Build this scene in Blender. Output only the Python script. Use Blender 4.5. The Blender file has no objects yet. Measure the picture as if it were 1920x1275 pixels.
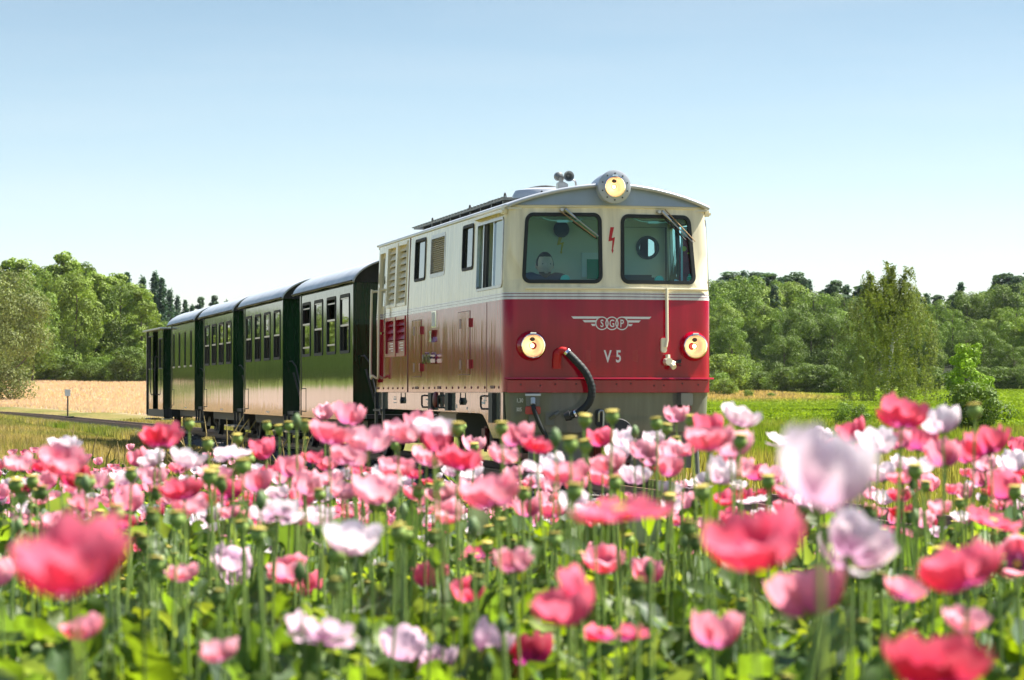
import bpy, bmesh, math, random
import numpy as np
from mathutils import Vector, Matrix, Euler
from mathutils.geometry import delaunay_2d_cdt
random.seed(7)
RNG = np.random.default_rng(7)
sc = bpy.context.scene
COL = sc.collection
PI = math.pi

# ------------------------------------------------------------------ camera, sky, sun, exposure
F = 5200.0                      # focal length in pixels of the 1920 px photograph
PITCH = math.atan(97.5 / F)
cam_d = bpy.data.cameras.new('camera')
cam = bpy.data.objects.new('camera', cam_d); COL.objects.link(cam)
cam.location = (0, 0, 1.0)
cam.rotation_euler = (PI / 2 + PITCH, 0, 0)
cam_d.sensor_width = 36.0
cam_d.lens = F / 1920 * 36
cam_d.clip_start = 0.3
cam_d.clip_end = 8000
cam_d.dof.use_dof = True
cam_d.dof.focus_distance = 38.0
cam_d.dof.aperture_fstop = 7.3
sc.camera = cam

SUN_EL = math.radians(57)
SUN_AZ = math.radians(74)       # from the viewing axis (+Y) towards the right (+X)
world = bpy.data.worlds.new('World'); sc.world = world; world.use_nodes = True
wn = world.node_tree.nodes; wl = world.node_tree.links
bg = wn['Background']
sky = wn.new('ShaderNodeTexSky'); sky.sky_type = 'NISHITA'; sky.sun_disc = False
sky.sun_elevation = SUN_EL; sky.sun_rotation = SUN_AZ
sky.altitude = 500; sky.air_density = 1.0; sky.dust_density = 0.6; sky.ozone_density = 1.6
# clear air: deeper blue away from the pale horizon, evenly all round
geo = wn.new('ShaderNodeTexCoord'); sxyz = wn.new('ShaderNodeSeparateXYZ'); wl.new(geo.outputs['Generated'], sxyz.inputs[0])
crp = wn.new('ShaderNodeValToRGB'); wl.new(sxyz.outputs['Z'], crp.inputs[0])
e = crp.color_ramp.elements; e[0].position = 0.0; e[0].color = (0.61, 0.595, 0.61, 1); e[1].position = 0.17; e[1].color = (0.38, 0.405, 0.395, 1)
e2 = e.new(0.05); e2.color = (0.585, 0.585, 0.60, 1); e3 = e.new(0.11); e3.color = (0.49, 0.50, 0.50, 1); e4 = e.new(0.5); e4.color = (0.45, 0.50, 0.54, 1)
skm = wn.new('ShaderNodeMix'); skm.data_type = 'RGBA'; skm.blend_type = 'MULTIPLY'; skm.inputs['Factor'].default_value = 1.0
wl.new(sky.outputs[0], skm.inputs['A']); wl.new(crp.outputs[0], skm.inputs['B'])
# faint thin haze streaks
smp = wn.new('ShaderNodeMapping'); smp.inputs['Scale'].default_value = (1.6, 1.6, 14.0); smp.inputs['Rotation'].default_value = (0.05, 0.08, 0); wl.new(geo.outputs['Generated'], smp.inputs[0])
snz = wn.new('ShaderNodeTexNoise'); snz.inputs['Scale'].default_value = 2.6; snz.inputs['Detail'].default_value = 6; snz.inputs['Roughness'].default_value = 0.55; wl.new(smp.outputs[0], snz.inputs['Vector'])
smr = wn.new('ShaderNodeMapRange'); smr.inputs[1].default_value = 0.45; smr.inputs[2].default_value = 0.8; smr.inputs[3].default_value = 0.0; smr.inputs[4].default_value = 0.16; wl.new(snz.outputs[0], smr.inputs[0])
smx = wn.new('ShaderNodeMix'); smx.data_type = 'RGBA'; wl.new(smr.outputs[0], smx.inputs['Factor']); wl.new(skm.outputs['Result'], smx.inputs['A']); smx.inputs['B'].default_value = (3.4, 3.5, 3.6, 1)
wl.new(smx.outputs['Result'], bg.inputs[0]); bg.inputs[1].default_value = 0.105
sun_d = bpy.data.lights.new('sun', 'SUN'); sun_d.energy = 5.0; sun_d.angle = math.radians(0.5)
sun_d.color = (1.0, 0.95, 0.86)
sun = bpy.data.objects.new('sun', sun_d); COL.objects.link(sun)
sun_dir = Vector((math.sin(SUN_AZ) * math.cos(SUN_EL), math.cos(SUN_AZ) * math.cos(SUN_EL), math.sin(SUN_EL)))
sun.rotation_euler = sun_dir.to_track_quat('Z', 'Y').to_euler()
sc.view_settings.view_transform = 'Standard'
sc.view_settings.look = 'None'
sc.view_settings.gamma = 1.0
sc.view_settings.use_curve_mapping = False
sc.view_settings.exposure = 1.5
sc.cycles.max_bounces = 9
sc.cycles.transparent_max_bounces = 16
sc.cycles.caustics_reflective = False
sc.cycles.caustics_refractive = False

def P(px, py, y):
    """world point at depth y behind pixel (px, py) of the photograph"""
    dx = (px - 960) / F; dz = (637.5 - py) / F
    d = Vector((dx, math.cos(PITCH) - math.sin(PITCH) * dz, math.sin(PITCH) + math.cos(PITCH) * dz))
    return Vector((0, 0, 1)) + d * (y / d.y)
def pxof(x, y, z):
    return 960 + F * x / y, 735 - F * (z - 1.0) / y

# ------------------------------------------------------------------ materials
MATS = {}
def pm(name, col, rough=0.5, metal=0.0, coat=0.0, var=0.12, vscale=3.0, bump=0.0, bscale=30.0, stretch=None,
       emis=None, estr=0.0, spec=0.5, coatrough=0.03, dirt=None):
    m = bpy.data.materials.new(name); m.use_nodes = True
    nt = m.node_tree; n = nt.nodes; l = nt.links
    b = n['Principled BSDF']
    tc = n.new('ShaderNodeTexCoord'); mp = n.new('ShaderNodeMapping'); l.new(tc.outputs['Object'], mp.inputs[0])
    if stretch: mp.inputs['Scale'].default_value = stretch
    nz = n.new('ShaderNodeTexNoise'); nz.inputs['Scale'].default_value = vscale; nz.inputs['Detail'].default_value = 6
    l.new(mp.outputs[0], nz.inputs['Vector'])
    mr = n.new('ShaderNodeMapRange'); mr.inputs[1].default_value = 0.25; mr.inputs[2].default_value = 0.75
    mr.inputs[3].default_value = 1 - var; mr.inputs[4].default_value = 1 + var
    l.new(nz.outputs[0], mr.inputs[0])
    mx = n.new('ShaderNodeVectorMath'); mx.operation = 'SCALE'; mx.inputs[0].default_value = col[:3]
    l.new(mr.outputs[0], mx.inputs['Scale']); l.new(mx.outputs[0], b.inputs['Base Color'])
    b.inputs['Roughness'].default_value = rough; b.inputs['Metallic'].default_value = metal
    b.inputs['Coat Weight'].default_value = coat; b.inputs['Coat Roughness'].default_value = coatrough
    b.inputs['Specular IOR Level'].default_value = spec
    if emis: b.inputs['Emission Color'].default_value = (*emis, 1); b.inputs['Emission Strength'].default_value = estr
    if bump:
        nb = n.new('ShaderNodeTexNoise'); nb.inputs['Scale'].default_value = bscale; nb.inputs['Detail'].default_value = 4
        l.new(mp.outputs[0], nb.inputs['Vector'])
        bp = n.new('ShaderNodeBump'); bp.inputs['Strength'].default_value = 1.0; bp.inputs['Distance'].default_value = bump
        l.new(nb.outputs[0], bp.inputs['Height']); l.new(bp.outputs[0], b.inputs['Normal'])
        l.new(bp.outputs[0], b.inputs['Coat Normal'])
    MATS[name] = m
    return m

def attr_mat(name, rough=0.55, transl=0.0, tcol=(1, 1, 1), spec=0.3, bump=0.0, bscale=20.0, nvar=0.0, nscale=1.0, tgain=1.0):
    """colour from the colour attribute Col; part of the light passes through (leaves, petals)"""
    m = bpy.data.materials.new(name); m.use_nodes = True
    nt = m.node_tree; n = nt.nodes; l = nt.links
    b = n['Principled BSDF']; out = n['Material Output']
    a = n.new('ShaderNodeVertexColor'); a.layer_name = 'Col'
    csock = a.outputs[0]
    if nvar:
        tc = n.new('ShaderNodeTexCoord')
        nz = n.new('ShaderNodeTexNoise'); nz.inputs['Scale'].default_value = nscale; nz.inputs['Detail'].default_value = 8
        nz.inputs['Roughness'].default_value = 0.7
        l.new(tc.outputs['Object'], nz.inputs['Vector'])
        mr = n.new('ShaderNodeMapRange'); mr.inputs[1].default_value = 0.3; mr.inputs[2].default_value = 0.7
        mr.inputs[3].default_value = 1 - nvar; mr.inputs[4].default_value = 1 + nvar
        l.new(nz.outputs[0], mr.inputs[0])
        vs = n.new('ShaderNodeVectorMath'); vs.operation = 'SCALE'
        l.new(csock, vs.inputs[0]); l.new(mr.outputs[0], vs.inputs['Scale']); csock = vs.outputs[0]
    l.new(csock, b.inputs['Base Color'])
    b.inputs['Roughness'].default_value = rough; b.inputs['Specular IOR Level'].default_value = spec
    if bump:
        tc = n.new('ShaderNodeTexCoord')
        nb = n.new('ShaderNodeTexNoise'); nb.inputs['Scale'].default_value = bscale; nb.inputs['Detail'].default_value = 8
        l.new(tc.outputs['Object'], nb.inputs['Vector'])
        bp = n.new('ShaderNodeBump'); bp.inputs['Distance'].default_value = bump; l.new(nb.outputs[0], bp.inputs['Height'])
        l.new(bp.outputs[0], b.inputs['Normal'])
    if transl:
        t = n.new('ShaderNodeBsdfTranslucent')
        vm = n.new('ShaderNodeVectorMath'); vm.operation = 'MULTIPLY'; vm.inputs[1].default_value = [c * tgain for c in tcol]
        l.new(csock, vm.inputs[0]); l.new(vm.outputs[0], t.inputs[0])
        ms = n.new('ShaderNodeMixShader'); ms.inputs[0].default_value = transl
        l.new(b.outputs[0], ms.inputs[1]); l.new(t.outputs[0], ms.inputs[2]); l.new(ms.outputs[0], out.inputs[0])
    MATS[name] = m
    return m

def glass_mat(name, tint, ior=1.5, gloss=1.0):
    m = bpy.data.materials.new(name); m.use_nodes = True
    nt = m.node_tree; n = nt.nodes; l = nt.links
    n.remove(n['Principled BSDF']); out = n['Material Output']
    tr = n.new('ShaderNodeBsdfTransparent'); tr.inputs[0].default_value = (*tint, 1)
    gl = n.new('ShaderNodeBsdfGlossy'); gl.inputs['Roughness'].default_value = 0.01
    gl.inputs[0].default_value = (gloss, gloss, gloss, 1)
    # thin pane: the same reflectance from both sides (Schlick)
    f0 = ((ior - 1) / (ior + 1)) ** 2; g_ = n.new('ShaderNodeNewGeometry')
    def mth(op, *v):
        q = n.new('ShaderNodeMath'); q.operation = op
        for i, x in enumerate(v):
            if isinstance(x, (int, float)): q.inputs[i].default_value = x
            else: l.new(x, q.inputs[i])
        return q.outputs[0]
    dt = n.new('ShaderNodeVectorMath'); dt.operation = 'DOT_PRODUCT'; l.new(g_.outputs['Normal'], dt.inputs[0]); l.new(g_.outputs['Incoming'], dt.inputs[1])
    fres = mth('ADD', mth('MULTIPLY', mth('POWER', mth('SUBTRACT', 1.0, mth('ABSOLUTE', dt.outputs['Value'])), 5.0), 1 - f0), f0)
    ms = n.new('ShaderNodeMixShader')
    l.new(fres, ms.inputs[0]); l.new(tr.outputs[0], ms.inputs[1]); l.new(gl.outputs[0], ms.inputs[2])
    l.new(ms.outputs[0], out.inputs[0]); MATS[name] = m
    return m

pm('cream_paint', (0.86, 0.775, 0.55), 0.35, coat=0.3, var=0.05, vscale=2)
pm('red_paint', (0.42, 0.006, 0.022), 0.3, coat=0.5, var=0.10, vscale=2)
pm('maroon_edge', (0.09, 0.003, 0.01), 0.4)
pm('white_print', (0.80, 0.78, 0.74), 0.5, var=0.04)
pm('red_print', (0.50, 0.01, 0.01), 0.5)
pm('horn_grey', (0.20, 0.21, 0.20), 0.4, metal=0.5, var=0.2, vscale=20)
pm('fascia_sky_tint', (0.33, 0.40, 0.47), 0.45, var=0.1, vscale=4)  # shade and mirrored sky painted into the roof grey
pm('panel_red', (0.40, 0.005, 0.012), 0.45, coat=0.3, var=0.06)
pm('roof_silver', (0.50, 0.53, 0.56), 0.34, metal=0.25, var=0.14, vscale=2.5, bump=0.003, bscale=5)
pm('dark_metal', (0.03, 0.032, 0.034), 0.55, var=0.3, vscale=9)
pm('black_rubber', (0.012, 0.016, 0.016), 0.65, var=0.2)
pm('steel', (0.45, 0.44, 0.42), 0.3, metal=0.8, var=0.15, vscale=20)
pm('chrome', (0.8, 0.8, 0.8), 0.08, metal=1.0, var=0.02)
pm('grey_paint', (0.15, 0.155, 0.13), 0.5, coat=0.1, var=0.12, vscale=4)
pm('wheel_red', (0.16, 0.01, 0.012), 0.5, var=0.3, vscale=8)
pm('interior', (0.75, 0.72, 0.60), 0.7, var=0.05)
pm('interior_dark', (0.05, 0.05, 0.05), 0.8)
pm('desk', (0.05, 0.06, 0.06), 0.6)
pm('skin', (0.85, 0.50, 0.38), 0.55, var=0.06)
pm('hair', (0.05, 0.03, 0.02), 0.7, var=0.3, vscale=60)
pm('beard', (0.16, 0.09, 0.06), 0.8, var=0.3, vscale=60)
pm('shirt', (0.04, 0.065, 0.12), 0.85, var=0.1)
pm('carriage_roof', (0.50, 0.54, 0.585), 0.4, metal=0.1, var=0.16, vscale=3, bump=0.004, bscale=3)
pm('wood_light', (0.4, 0.25, 0.12), 0.6)
pm('green_item', (0.02, 0.30, 0.14), 0.5)
pm('disc_green', (0.10, 0.60, 0.40), 0.4)
pm('yellow_item', (0.7, 0.5, 0.03), 0.5)
pm('coat_red', (0.30, 0.02, 0.03), 0.8, var=0.5, vscale=12)
pm('straw', (0.22, 0.16, 0.05), 0.8, var=0.3, vscale=14)
pm('rust_rail', (0.16, 0.085, 0.055), 0.5, metal=0.2, var=0.3, vscale=10)
pm('sleeper_wood', (0.09, 0.075, 0.06), 0.85, var=0.35, vscale=14, bump=0.01, bscale=40)
pm('ballast', (0.13, 0.12, 0.11), 0.95, var=0.5, vscale=9, bump=0.02, bscale=14)
pm('bark', (0.10, 0.075, 0.055), 0.9, var=0.4, vscale=20, bump=0.02, bscale=30)
pm('birch_bark', (0.55, 0.53, 0.50), 0.8, var=0.35, vscale=12)
pm('lamp_bulb', (1, 0.8, 0.5), 0.4, emis=(1.0, 0.72, 0.38), estr=2.2)
pm('lamp_reflector', (0.80, 0.62, 0.42), 0.35, metal=0.5, var=0.15, vscale=18, emis=(1.0, 0.64, 0.40), estr=0.13)  # bowl emission stands in for bulb light bouncing off it
pm('lamp_dark', (0.10, 0.06, 0.02), 0.5)
pm('marker_red', (0.45, 0.03, 0.02), 0.35, coat=0.4)
pm('sign_white', (0.7, 0.7, 0.68), 0.5)
pm('pod_green', (0.25, 0.36, 0.08), 0.55, var=0.25, vscale=40, spec=0.3)
pm('pod_crown', (0.42, 0.34, 0.06), 0.6, var=0.3, vscale=60)
pm('bud_green', (0.14, 0.22, 0.07), 0.55, var=0.25, vscale=40)
glass_mat('cab_glass', (0.50, 0.90, 0.98), 1.45)
glass_mat('side_glass', (0.70, 0.85, 0.78), 1.9)
glass_mat('lamp_glass', (0.95, 0.93, 0.88), 1.35)
glass_mat('carriage_glass', (0.35, 0.42, 0.36), 2.5)
attr_mat('leaf', 0.5, 0.5, (2.2, 2.0, 0.35), spec=0.4, tgain=1.0)
attr_mat('tree_leaf', 0.55, 0.24, (1.45, 1.55, 0.55), spec=0.2)
attr_mat('petal', 0.6, 0.55, (1.08, 0.95, 1.0), spec=0.15)
attr_mat('stone', 0.9, 0.0, spec=0.1)
attr_mat('stalk', 0.6, 0.25, (1.2, 1.2, 0.6), spec=0.2)
attr_mat('grass', 0.75, 0.45, (1.4, 1.35, 0.6), spec=0.1)
attr_mat('earth', 0.95, 0.0, spec=0.1, bump=0.12, bscale=3.0, nvar=0.25, nscale=2.2)

def body_paint(name, zones, crough=0.06, ior=1.5):
    """paint in horizontal bands: zones = [(z_from, colour), ...] rising; glossy varnish over slightly wavy sheet metal"""
    m = bpy.data.materials.new(name); m.use_nodes = True
    nt = m.node_tree; n = nt.nodes; l = nt.links; b = n['Principled BSDF']
    tc = n.new('ShaderNodeTexCoord'); sx = n.new('ShaderNodeSeparateXYZ'); l.new(tc.outputs['Object'], sx.inputs[0])
    cur = None
    for i, (z, c) in enumerate(zones):
        if i == 0:
            rgb = n.new('ShaderNodeRGB'); rgb.outputs[0].default_value = (*c, 1); cur = rgb.outputs[0]; continue
        gt = n.new('ShaderNodeMath'); gt.operation = 'GREATER_THAN'; gt.inputs[1].default_value = z
        l.new(sx.outputs['Z'], gt.inputs[0])
        mx = n.new('ShaderNodeMix'); mx.data_type = 'RGBA'; l.new(gt.outputs[0], mx.inputs['Factor'])
        l.new(cur, mx.inputs['A']); mx.inputs['B'].default_value = (*c, 1); cur = mx.outputs['Result']
    # faint vertical run marks and patches of wear
    mp = n.new('ShaderNodeMapping'); mp.inputs['Scale'].default_value = (5, 5, 0.5); l.new(tc.outputs['Object'], mp.inputs[0])
    nz = n.new('ShaderNodeTexNoise'); nz.inputs['Scale'].default_value = 2.4; nz.inputs['Detail'].default_value = 7
    l.new(mp.outputs[0], nz.inputs['Vector'])
    mr = n.new('ShaderNodeMapRange'); mr.inputs[1].default_value = 0.3; mr.inputs[2].default_value = 0.75
    mr.inputs[3].default_value = 1.08; mr.inputs[4].default_value = 0.76; l.new(nz.outputs[0], mr.inputs[0])
    vs = n.new('ShaderNodeVectorMath'); vs.operation = 'SCALE'; l.new(cur, vs.inputs[0]); l.new(mr.outputs[0], vs.inputs['Scale'])
    # road dust gathered low on the panels
    n3 = n.new('ShaderNodeTexNoise'); n3.inputs['Scale'].default_value = 7; n3.inputs['Detail'].default_value = 8; l.new(mp.outputs[0], n3.inputs['Vector'])
    dz = n.new('ShaderNodeMapRange'); dz.inputs[1].default_value = 1.45; dz.inputs[2].default_value = 0.95; dz.inputs[3].default_value = 0.0; dz.inputs[4].default_value = 0.22; l.new(sx.outputs['Z'], dz.inputs[0])
    dm = n.new('ShaderNodeMath'); dm.operation = 'MULTIPLY'; l.new(n3.outputs[0], dm.inputs[0]); l.new(dz.outputs[0], dm.inputs[1])
    dx = n.new('ShaderNodeMix'); dx.data_type = 'RGBA'; l.new(dm.outputs[0], dx.inputs['Factor']); l.new(vs.outputs[0], dx.inputs['A']); dx.inputs['B'].default_value = (0.16, 0.115, 0.075, 1)
    l.new(dx.outputs['Result'], b.inputs['Base Color'])
    b.inputs['Roughness'].default_value = 0.5; b.inputs['Specular IOR Level'].default_value = 0.0; b.inputs['Coat Weight'].default_value = 1.0
    b.inputs['Coat Roughness'].default_value = crough; b.inputs['Coat IOR'].default_value = ior
    mp2 = n.new('ShaderNodeMapping'); mp2.inputs['Scale'].default_value = (2.2, 2.2, 0.35); l.new(tc.outputs['Object'], mp2.inputs[0])
    n2 = n.new('ShaderNodeTexNoise'); n2.inputs['Scale'].default_value = 1.6; n2.inputs['Detail'].default_value = 3
    l.new(mp2.outputs[0], n2.inputs['Vector'])
    bp = n.new('ShaderNodeBump'); bp.inputs['Strength'].default_value = 1; bp.inputs['Distance'].default_value = 0.005
    l.new(n2.outputs[0], bp.inputs['Height']); l.new(bp.outputs[0], b.inputs['Coat Normal']); l.new(bp.outputs[0], b.inputs['Normal'])
    MATS[name] = m
CREAM = (0.86, 0.775, 0.55); RED = (0.40, 0.002, 0.020); PALE = (0.74, 0.72, 0.68); MAR = (0.16, 0.005, 0.02)
body_paint('loco_paint', [(0, RED), (2.065, PALE), (2.093, MAR), (2.101, PALE), (2.126, MAR), (2.134, PALE), (2.146, CREAM)], 0.085, 1.42)
body_paint('carriage_green', [(0, (0.016, 0.050, 0.020))], 0.06, 1.75)
body_paint('skirt_paint', [(0, (0.20, 0.21, 0.17))])
body_paint('front_red', [(0, RED)])

# ------------------------------------------------------------------ mesh helpers
def link(o, parent=None):
    COL.objects.link(o)
    if parent is not None: o.parent = parent
    return o
def tag(o, label=None, cat=None, group=None, kind=None):
    if label: o['label'] = label
    if cat: o['category'] = cat
    if group: o['group'] = group
    if kind: o['kind'] = kind
    return o
def empty(name, loc=(0, 0, 0), rz=0, label=None, cat=None, group=None, kind=None):
    o = bpy.data.objects.new(name, None); o.empty_display_size = 0.2
    o.location = loc; o.rotation_euler = (0, 0, rz); COL.objects.link(o)
    return tag(o, label, cat, group, kind)
class MB:
    def __init__(s): s.v = []; s.f = []; s.m = []
    def add(s, vs, fs, mi=0):
        k = len(s.v); s.v += [tuple(v) for v in vs]; s.f += [tuple(i + k for i in f) for f in fs]; s.m += [mi] * len(fs)
        return s
    def box(s, x0, x1, y0, y1, z0, z1, mi=0, M=None):
        vs = [Vector((x, y, z)) for x in (x0, x1) for y in (y0, y1) for z in (z0, z1)]
        if M is not None: vs = [M @ v for v in vs]
        return s.add(vs, [(0, 1, 3, 2), (4, 6, 7, 5), (0, 4, 5, 1), (2, 3, 7, 6), (0, 2, 6, 4), (1, 5, 7, 3)], mi)
    def tube(s, pts, r, n=8, mi=0, cap=True):
        pts = [Vector(p) for p in pts]; rs = r if isinstance(r, (list, tuple)) else [r] * len(pts)
        rings = []; up = None
        for i, p in enumerate(pts):
            t = (pts[min(i + 1, len(pts) - 1)] - pts[max(i - 1, 0)]).normalized()
            if up is None: up = Vector((0, 0, 1)) if abs(t.z) < 0.9 else Vector((1, 0, 0))
            a = t.cross(up).normalized(); up = a.cross(t).normalized()
            rings.append([p + (a * math.cos(2 * PI * k / n) + up * math.sin(2 * PI * k / n)) * rs[i] for k in range(n)])
        vs = [v for ring in rings for v in ring]
        fs = [(i * n + k, i * n + (k + 1) % n, (i + 1) * n + (k + 1) % n, (i + 1) * n + k) for i in range(len(pts) - 1) for k in range(n)]
        if cap: fs += [tuple(range(n - 1, -1, -1)), tuple((len(pts) - 1) * n + k for k in range(n))]
        return s.add(vs, fs, mi)
    def lathe(s, prof, M=Matrix(), n=24, mi=0):
        """profile of (radius, z) turned about z, then placed by M"""
        vs = [M @ Vector((r * math.cos(2 * PI * k / n), r * math.sin(2 * PI * k / n), z)) for r, z in prof for k in range(n)]
        fs = [(i * n + k, i * n + (k + 1) % n, (i + 1) * n + (k + 1) % n, (i + 1) * n + k) for i in range(len(prof) - 1) for k in range(n)]
        return s.add(vs, fs, mi)
    def build(s, name, mats, parent=None, smooth=False, bevel=0.0, loc=None, auto=False):
        me = bpy.data.meshes.new(name); me.from_pydata(s.v, [], s.f)
        mats = mats if isinstance(mats, (list, tuple)) else [mats]
        for m in mats: me.materials.append(MATS[m])
        if len(mats) > 1: me.polygons.foreach_set('material_index', s.m)
        bm = bmesh.new(); bm.from_mesh(me)
        if not auto: bmesh.ops.recalc_face_normals(bm, faces=bm.faces)
        if bevel: bmesh.ops.bevel(bm, geom=[e for e in bm.edges if len(e.link_faces) == 2 and e.calc_face_angle(0) > 0.5], offset=bevel, segments=2, affect='EDGES')
        bm.to_mesh(me); bm.free()
        if smooth:
            me.polygons.foreach_set('use_smooth', [True] * len(me.polygons))
            try: me.set_sharp_from_angle(angle=math.radians(38))
            except Exception: pass
        o = bpy.data.objects.new(name, me)
        if loc is not None: o.location = loc
        return link(o, parent)

def np_mesh(name, verts, faces, cols=None, mat=None, parent=None, smooth=False):
    """one mesh from arrays; faces (M,k); cols per vertex (N,3)"""
    verts = np.asarray(verts, np.float32); faces = np.asarray(faces, np.int32)
    me = bpy.data.meshes.new(name); M, k = faces.shape
    me.vertices.add(len(verts)); me.vertices.foreach_set('co', verts.ravel())
    me.loops.add(M * k); me.loops.foreach_set('vertex_index', faces.ravel())
    me.polygons.add(M); me.polygons.foreach_set('loop_start', np.arange(0, M * k, k, dtype=np.int32))
    try: me.polygons.foreach_set('loop_total', np.full(M, k, np.int32))
    except Exception: pass
    if smooth: me.polygons.foreach_set('use_smooth', np.ones(M, bool))
    me.update(calc_edges=True)
    if cols is not None:
        a = me.color_attributes.new('Col', 'FLOAT_COLOR', 'POINT')
        c = np.ones((len(verts), 4), np.float32); c[:, :3] = cols; a.data.foreach_set('color', c.ravel())
    if mat: me.materials.append(MATS[mat])
    o = bpy.data.objects.new(name, me)
    return link(o, parent)

def rrect(x0, x1, y0, y1, r, n=5, dx0=0, dx1=0):
    """rounded rectangle points; dx0/dx1 shift the left/right edge at the top"""
    pts = []
    for cx, cy, a0 in ((x1 - r, y0 + r, -PI / 2), (x1 - r, y1 - r, 0), (x0 + r, y1 - r, PI / 2), (x0 + r, y0 + r, PI)):
        for k in range(n + 1):
            a = a0 + PI / 2 * k / n; x = cx + r * math.cos(a); y = cy + r * math.sin(a)
            t = (y - y0) / (y1 - y0); u = (x - x0) / (x1 - x0)
            pts.append((x + t * (dx0 * (1 - u) + dx1 * u), y))
    return pts
def inside(poly, x, y):
    c = False; j = len(poly) - 1
    for i in range(len(poly)):
        xi, yi = poly[i]; xj, yj = poly[j]
        if (yi > y) != (yj > y) and x < (xj - xi) * (y - yi) / (yj - yi) + xi: c = not c
        j = i
    return c
def offset_poly(poly, d):
    cx = sum(p[0] for p in poly) / len(poly); cy = sum(p[1] for p in poly) / len(poly)
    out = []; n = len(poly)
    for i in range(n):
        a = Vector(poly[i - 1]); b = Vector(poly[i]); c = Vector(poly[(i + 1) % n])
        t = (c - a); t = t.normalized() if t.length > 1e-9 else Vector((1, 0))
        nr = Vector((t.y, -t.x))
        if nr.dot(b - Vector((cx, cy))) < 0: nr = -nr
        out.append(tuple(b + nr * d))
    return out
def sheet(mb, M, outer, holes, grid=[], mi=0, off=0.0):
    """surface over the outline minus the holes, bent onto the map M(s, w, off)"""
    vs = []; es = []
    def loop(p):
        k = len(vs); vs.extend(Vector(q) for q in p); es.extend((k + i, k + (i + 1) % len(p)) for i in range(len(p)))
    loop(outer)
    for h in holes: loop(h)
    vs.extend(Vector(g) for g in grid if inside(outer, *g) and not any(inside(h, *g) for h in holes))
    r = delaunay_2d_cdt(vs, es, [], 0, 1e-6)
    fs = []
    for f in r[2]:
        cx = sum(r[0][i].x for i in f) / 3; cy = sum(r[0][i].y for i in f) / 3
        if inside(outer, cx, cy) and not any(inside(h, cx, cy) for h in holes): fs.append(tuple(f))
    mb.add([M(p.x, p.y, off) for p in r[0]], fs, mi)
def rim(mb, M, poly, o0, o1, mi=0):
    n = len(poly)
    mb.add([M(x, y, o) for o in (o0, o1) for x, y in poly], [(i, (i + 1) % n, n + (i + 1) % n, n + i) for i in range(n)], mi)
def ring(mb, M, pin, pout, o0, o1, mi=0):
    """frame between two outlines with the same number of points, from depth o0 to the proud face o1"""
    n = len(pin)
    vs = [M(x, y, o0) for x, y in pin] + [M(x, y, o1) for x, y in pin] + [M(x, y, o1) for x, y in pout] + [M(x, y, o0) for x, y in pout]
    fs = []
    for k in range(3):
        fs += [(k * n + i, k * n + (i + 1) % n, (k + 1) * n + (i + 1) % n, (k + 1) * n + i) for i in range(n)]
    mb.add(vs, fs, mi)
def fill(mb, M, poly, off, mi=0):
    cx = sum(p[0] for p in poly) / len(poly); cy = sum(p[1] for p in poly) / len(poly); n = len(poly)
    mb.add([M(cx, cy, off)] + [M(x, y, off) for x, y in poly], [(0, 1 + i, 1 + (i + 1) % n) for i in range(n)], mi)
def slab(mb, M, poly, o0, o1, mi=0):
    fill(mb, M, poly, o1, mi); rim(mb, M, poly, o0, o1, mi)
def box2(x0, x1, y0, y1): return [(x0, y0), (x1, y0), (x1, y1), (x0, y1)]
def catmull(pts, n=8):
    pts = [Vector(p) for p in pts]; out = []
    for i in range(len(pts) - 1):
        p0 = pts[max(i - 1, 0)]; p1 = pts[i]; p2 = pts[i + 1]; p3 = pts[min(i + 2, len(pts) - 1)]
        for k in range(n):
            t = k / n
            out.append(0.5 * ((2 * p1) + (p2 - p0) * t + (2 * p0 - 5 * p1 + 4 * p2 - p3) * t * t + (3 * p1 - p0 - 3 * p2 + p3) * t ** 3))
    return out + [pts[-1]]
def text_mesh(mb, M, txt, cx, cy, h, sx=1.0, off=0.004, bold=0.0, mi=0, flip=1, thick=0.0, space=1.0):
    cu = bpy.data.curves.new('t', 'FONT'); cu.body = txt; cu.size = 1.0; cu.offset = bold; cu.align_x = 'CENTER'
    cu.resolution_u = 3; cu.space_character = space; cu.extrude = thick
    ob = bpy.data.objects.new('t', cu); COL.objects.link(ob)
    me = bpy.data.meshes.new_from_object(ob.evaluated_get(bpy.context.evaluated_depsgraph_get()))
    ys = [v.co.y for v in me.vertices]; y0, y1 = min(ys), max(ys); k = h / (y1 - y0)
    vs = [M(cx + flip * v.co.x * k * sx, cy + (v.co.y - (y0 + y1) / 2) * k, off + v.co.z) for v in me.vertices]
    mb.add(vs, [tuple(p.vertices) for p in me.polygons], mi)
    bpy.data.objects.remove(ob); bpy.data.curves.remove(cu); bpy.data.meshes.remove(me)

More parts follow.
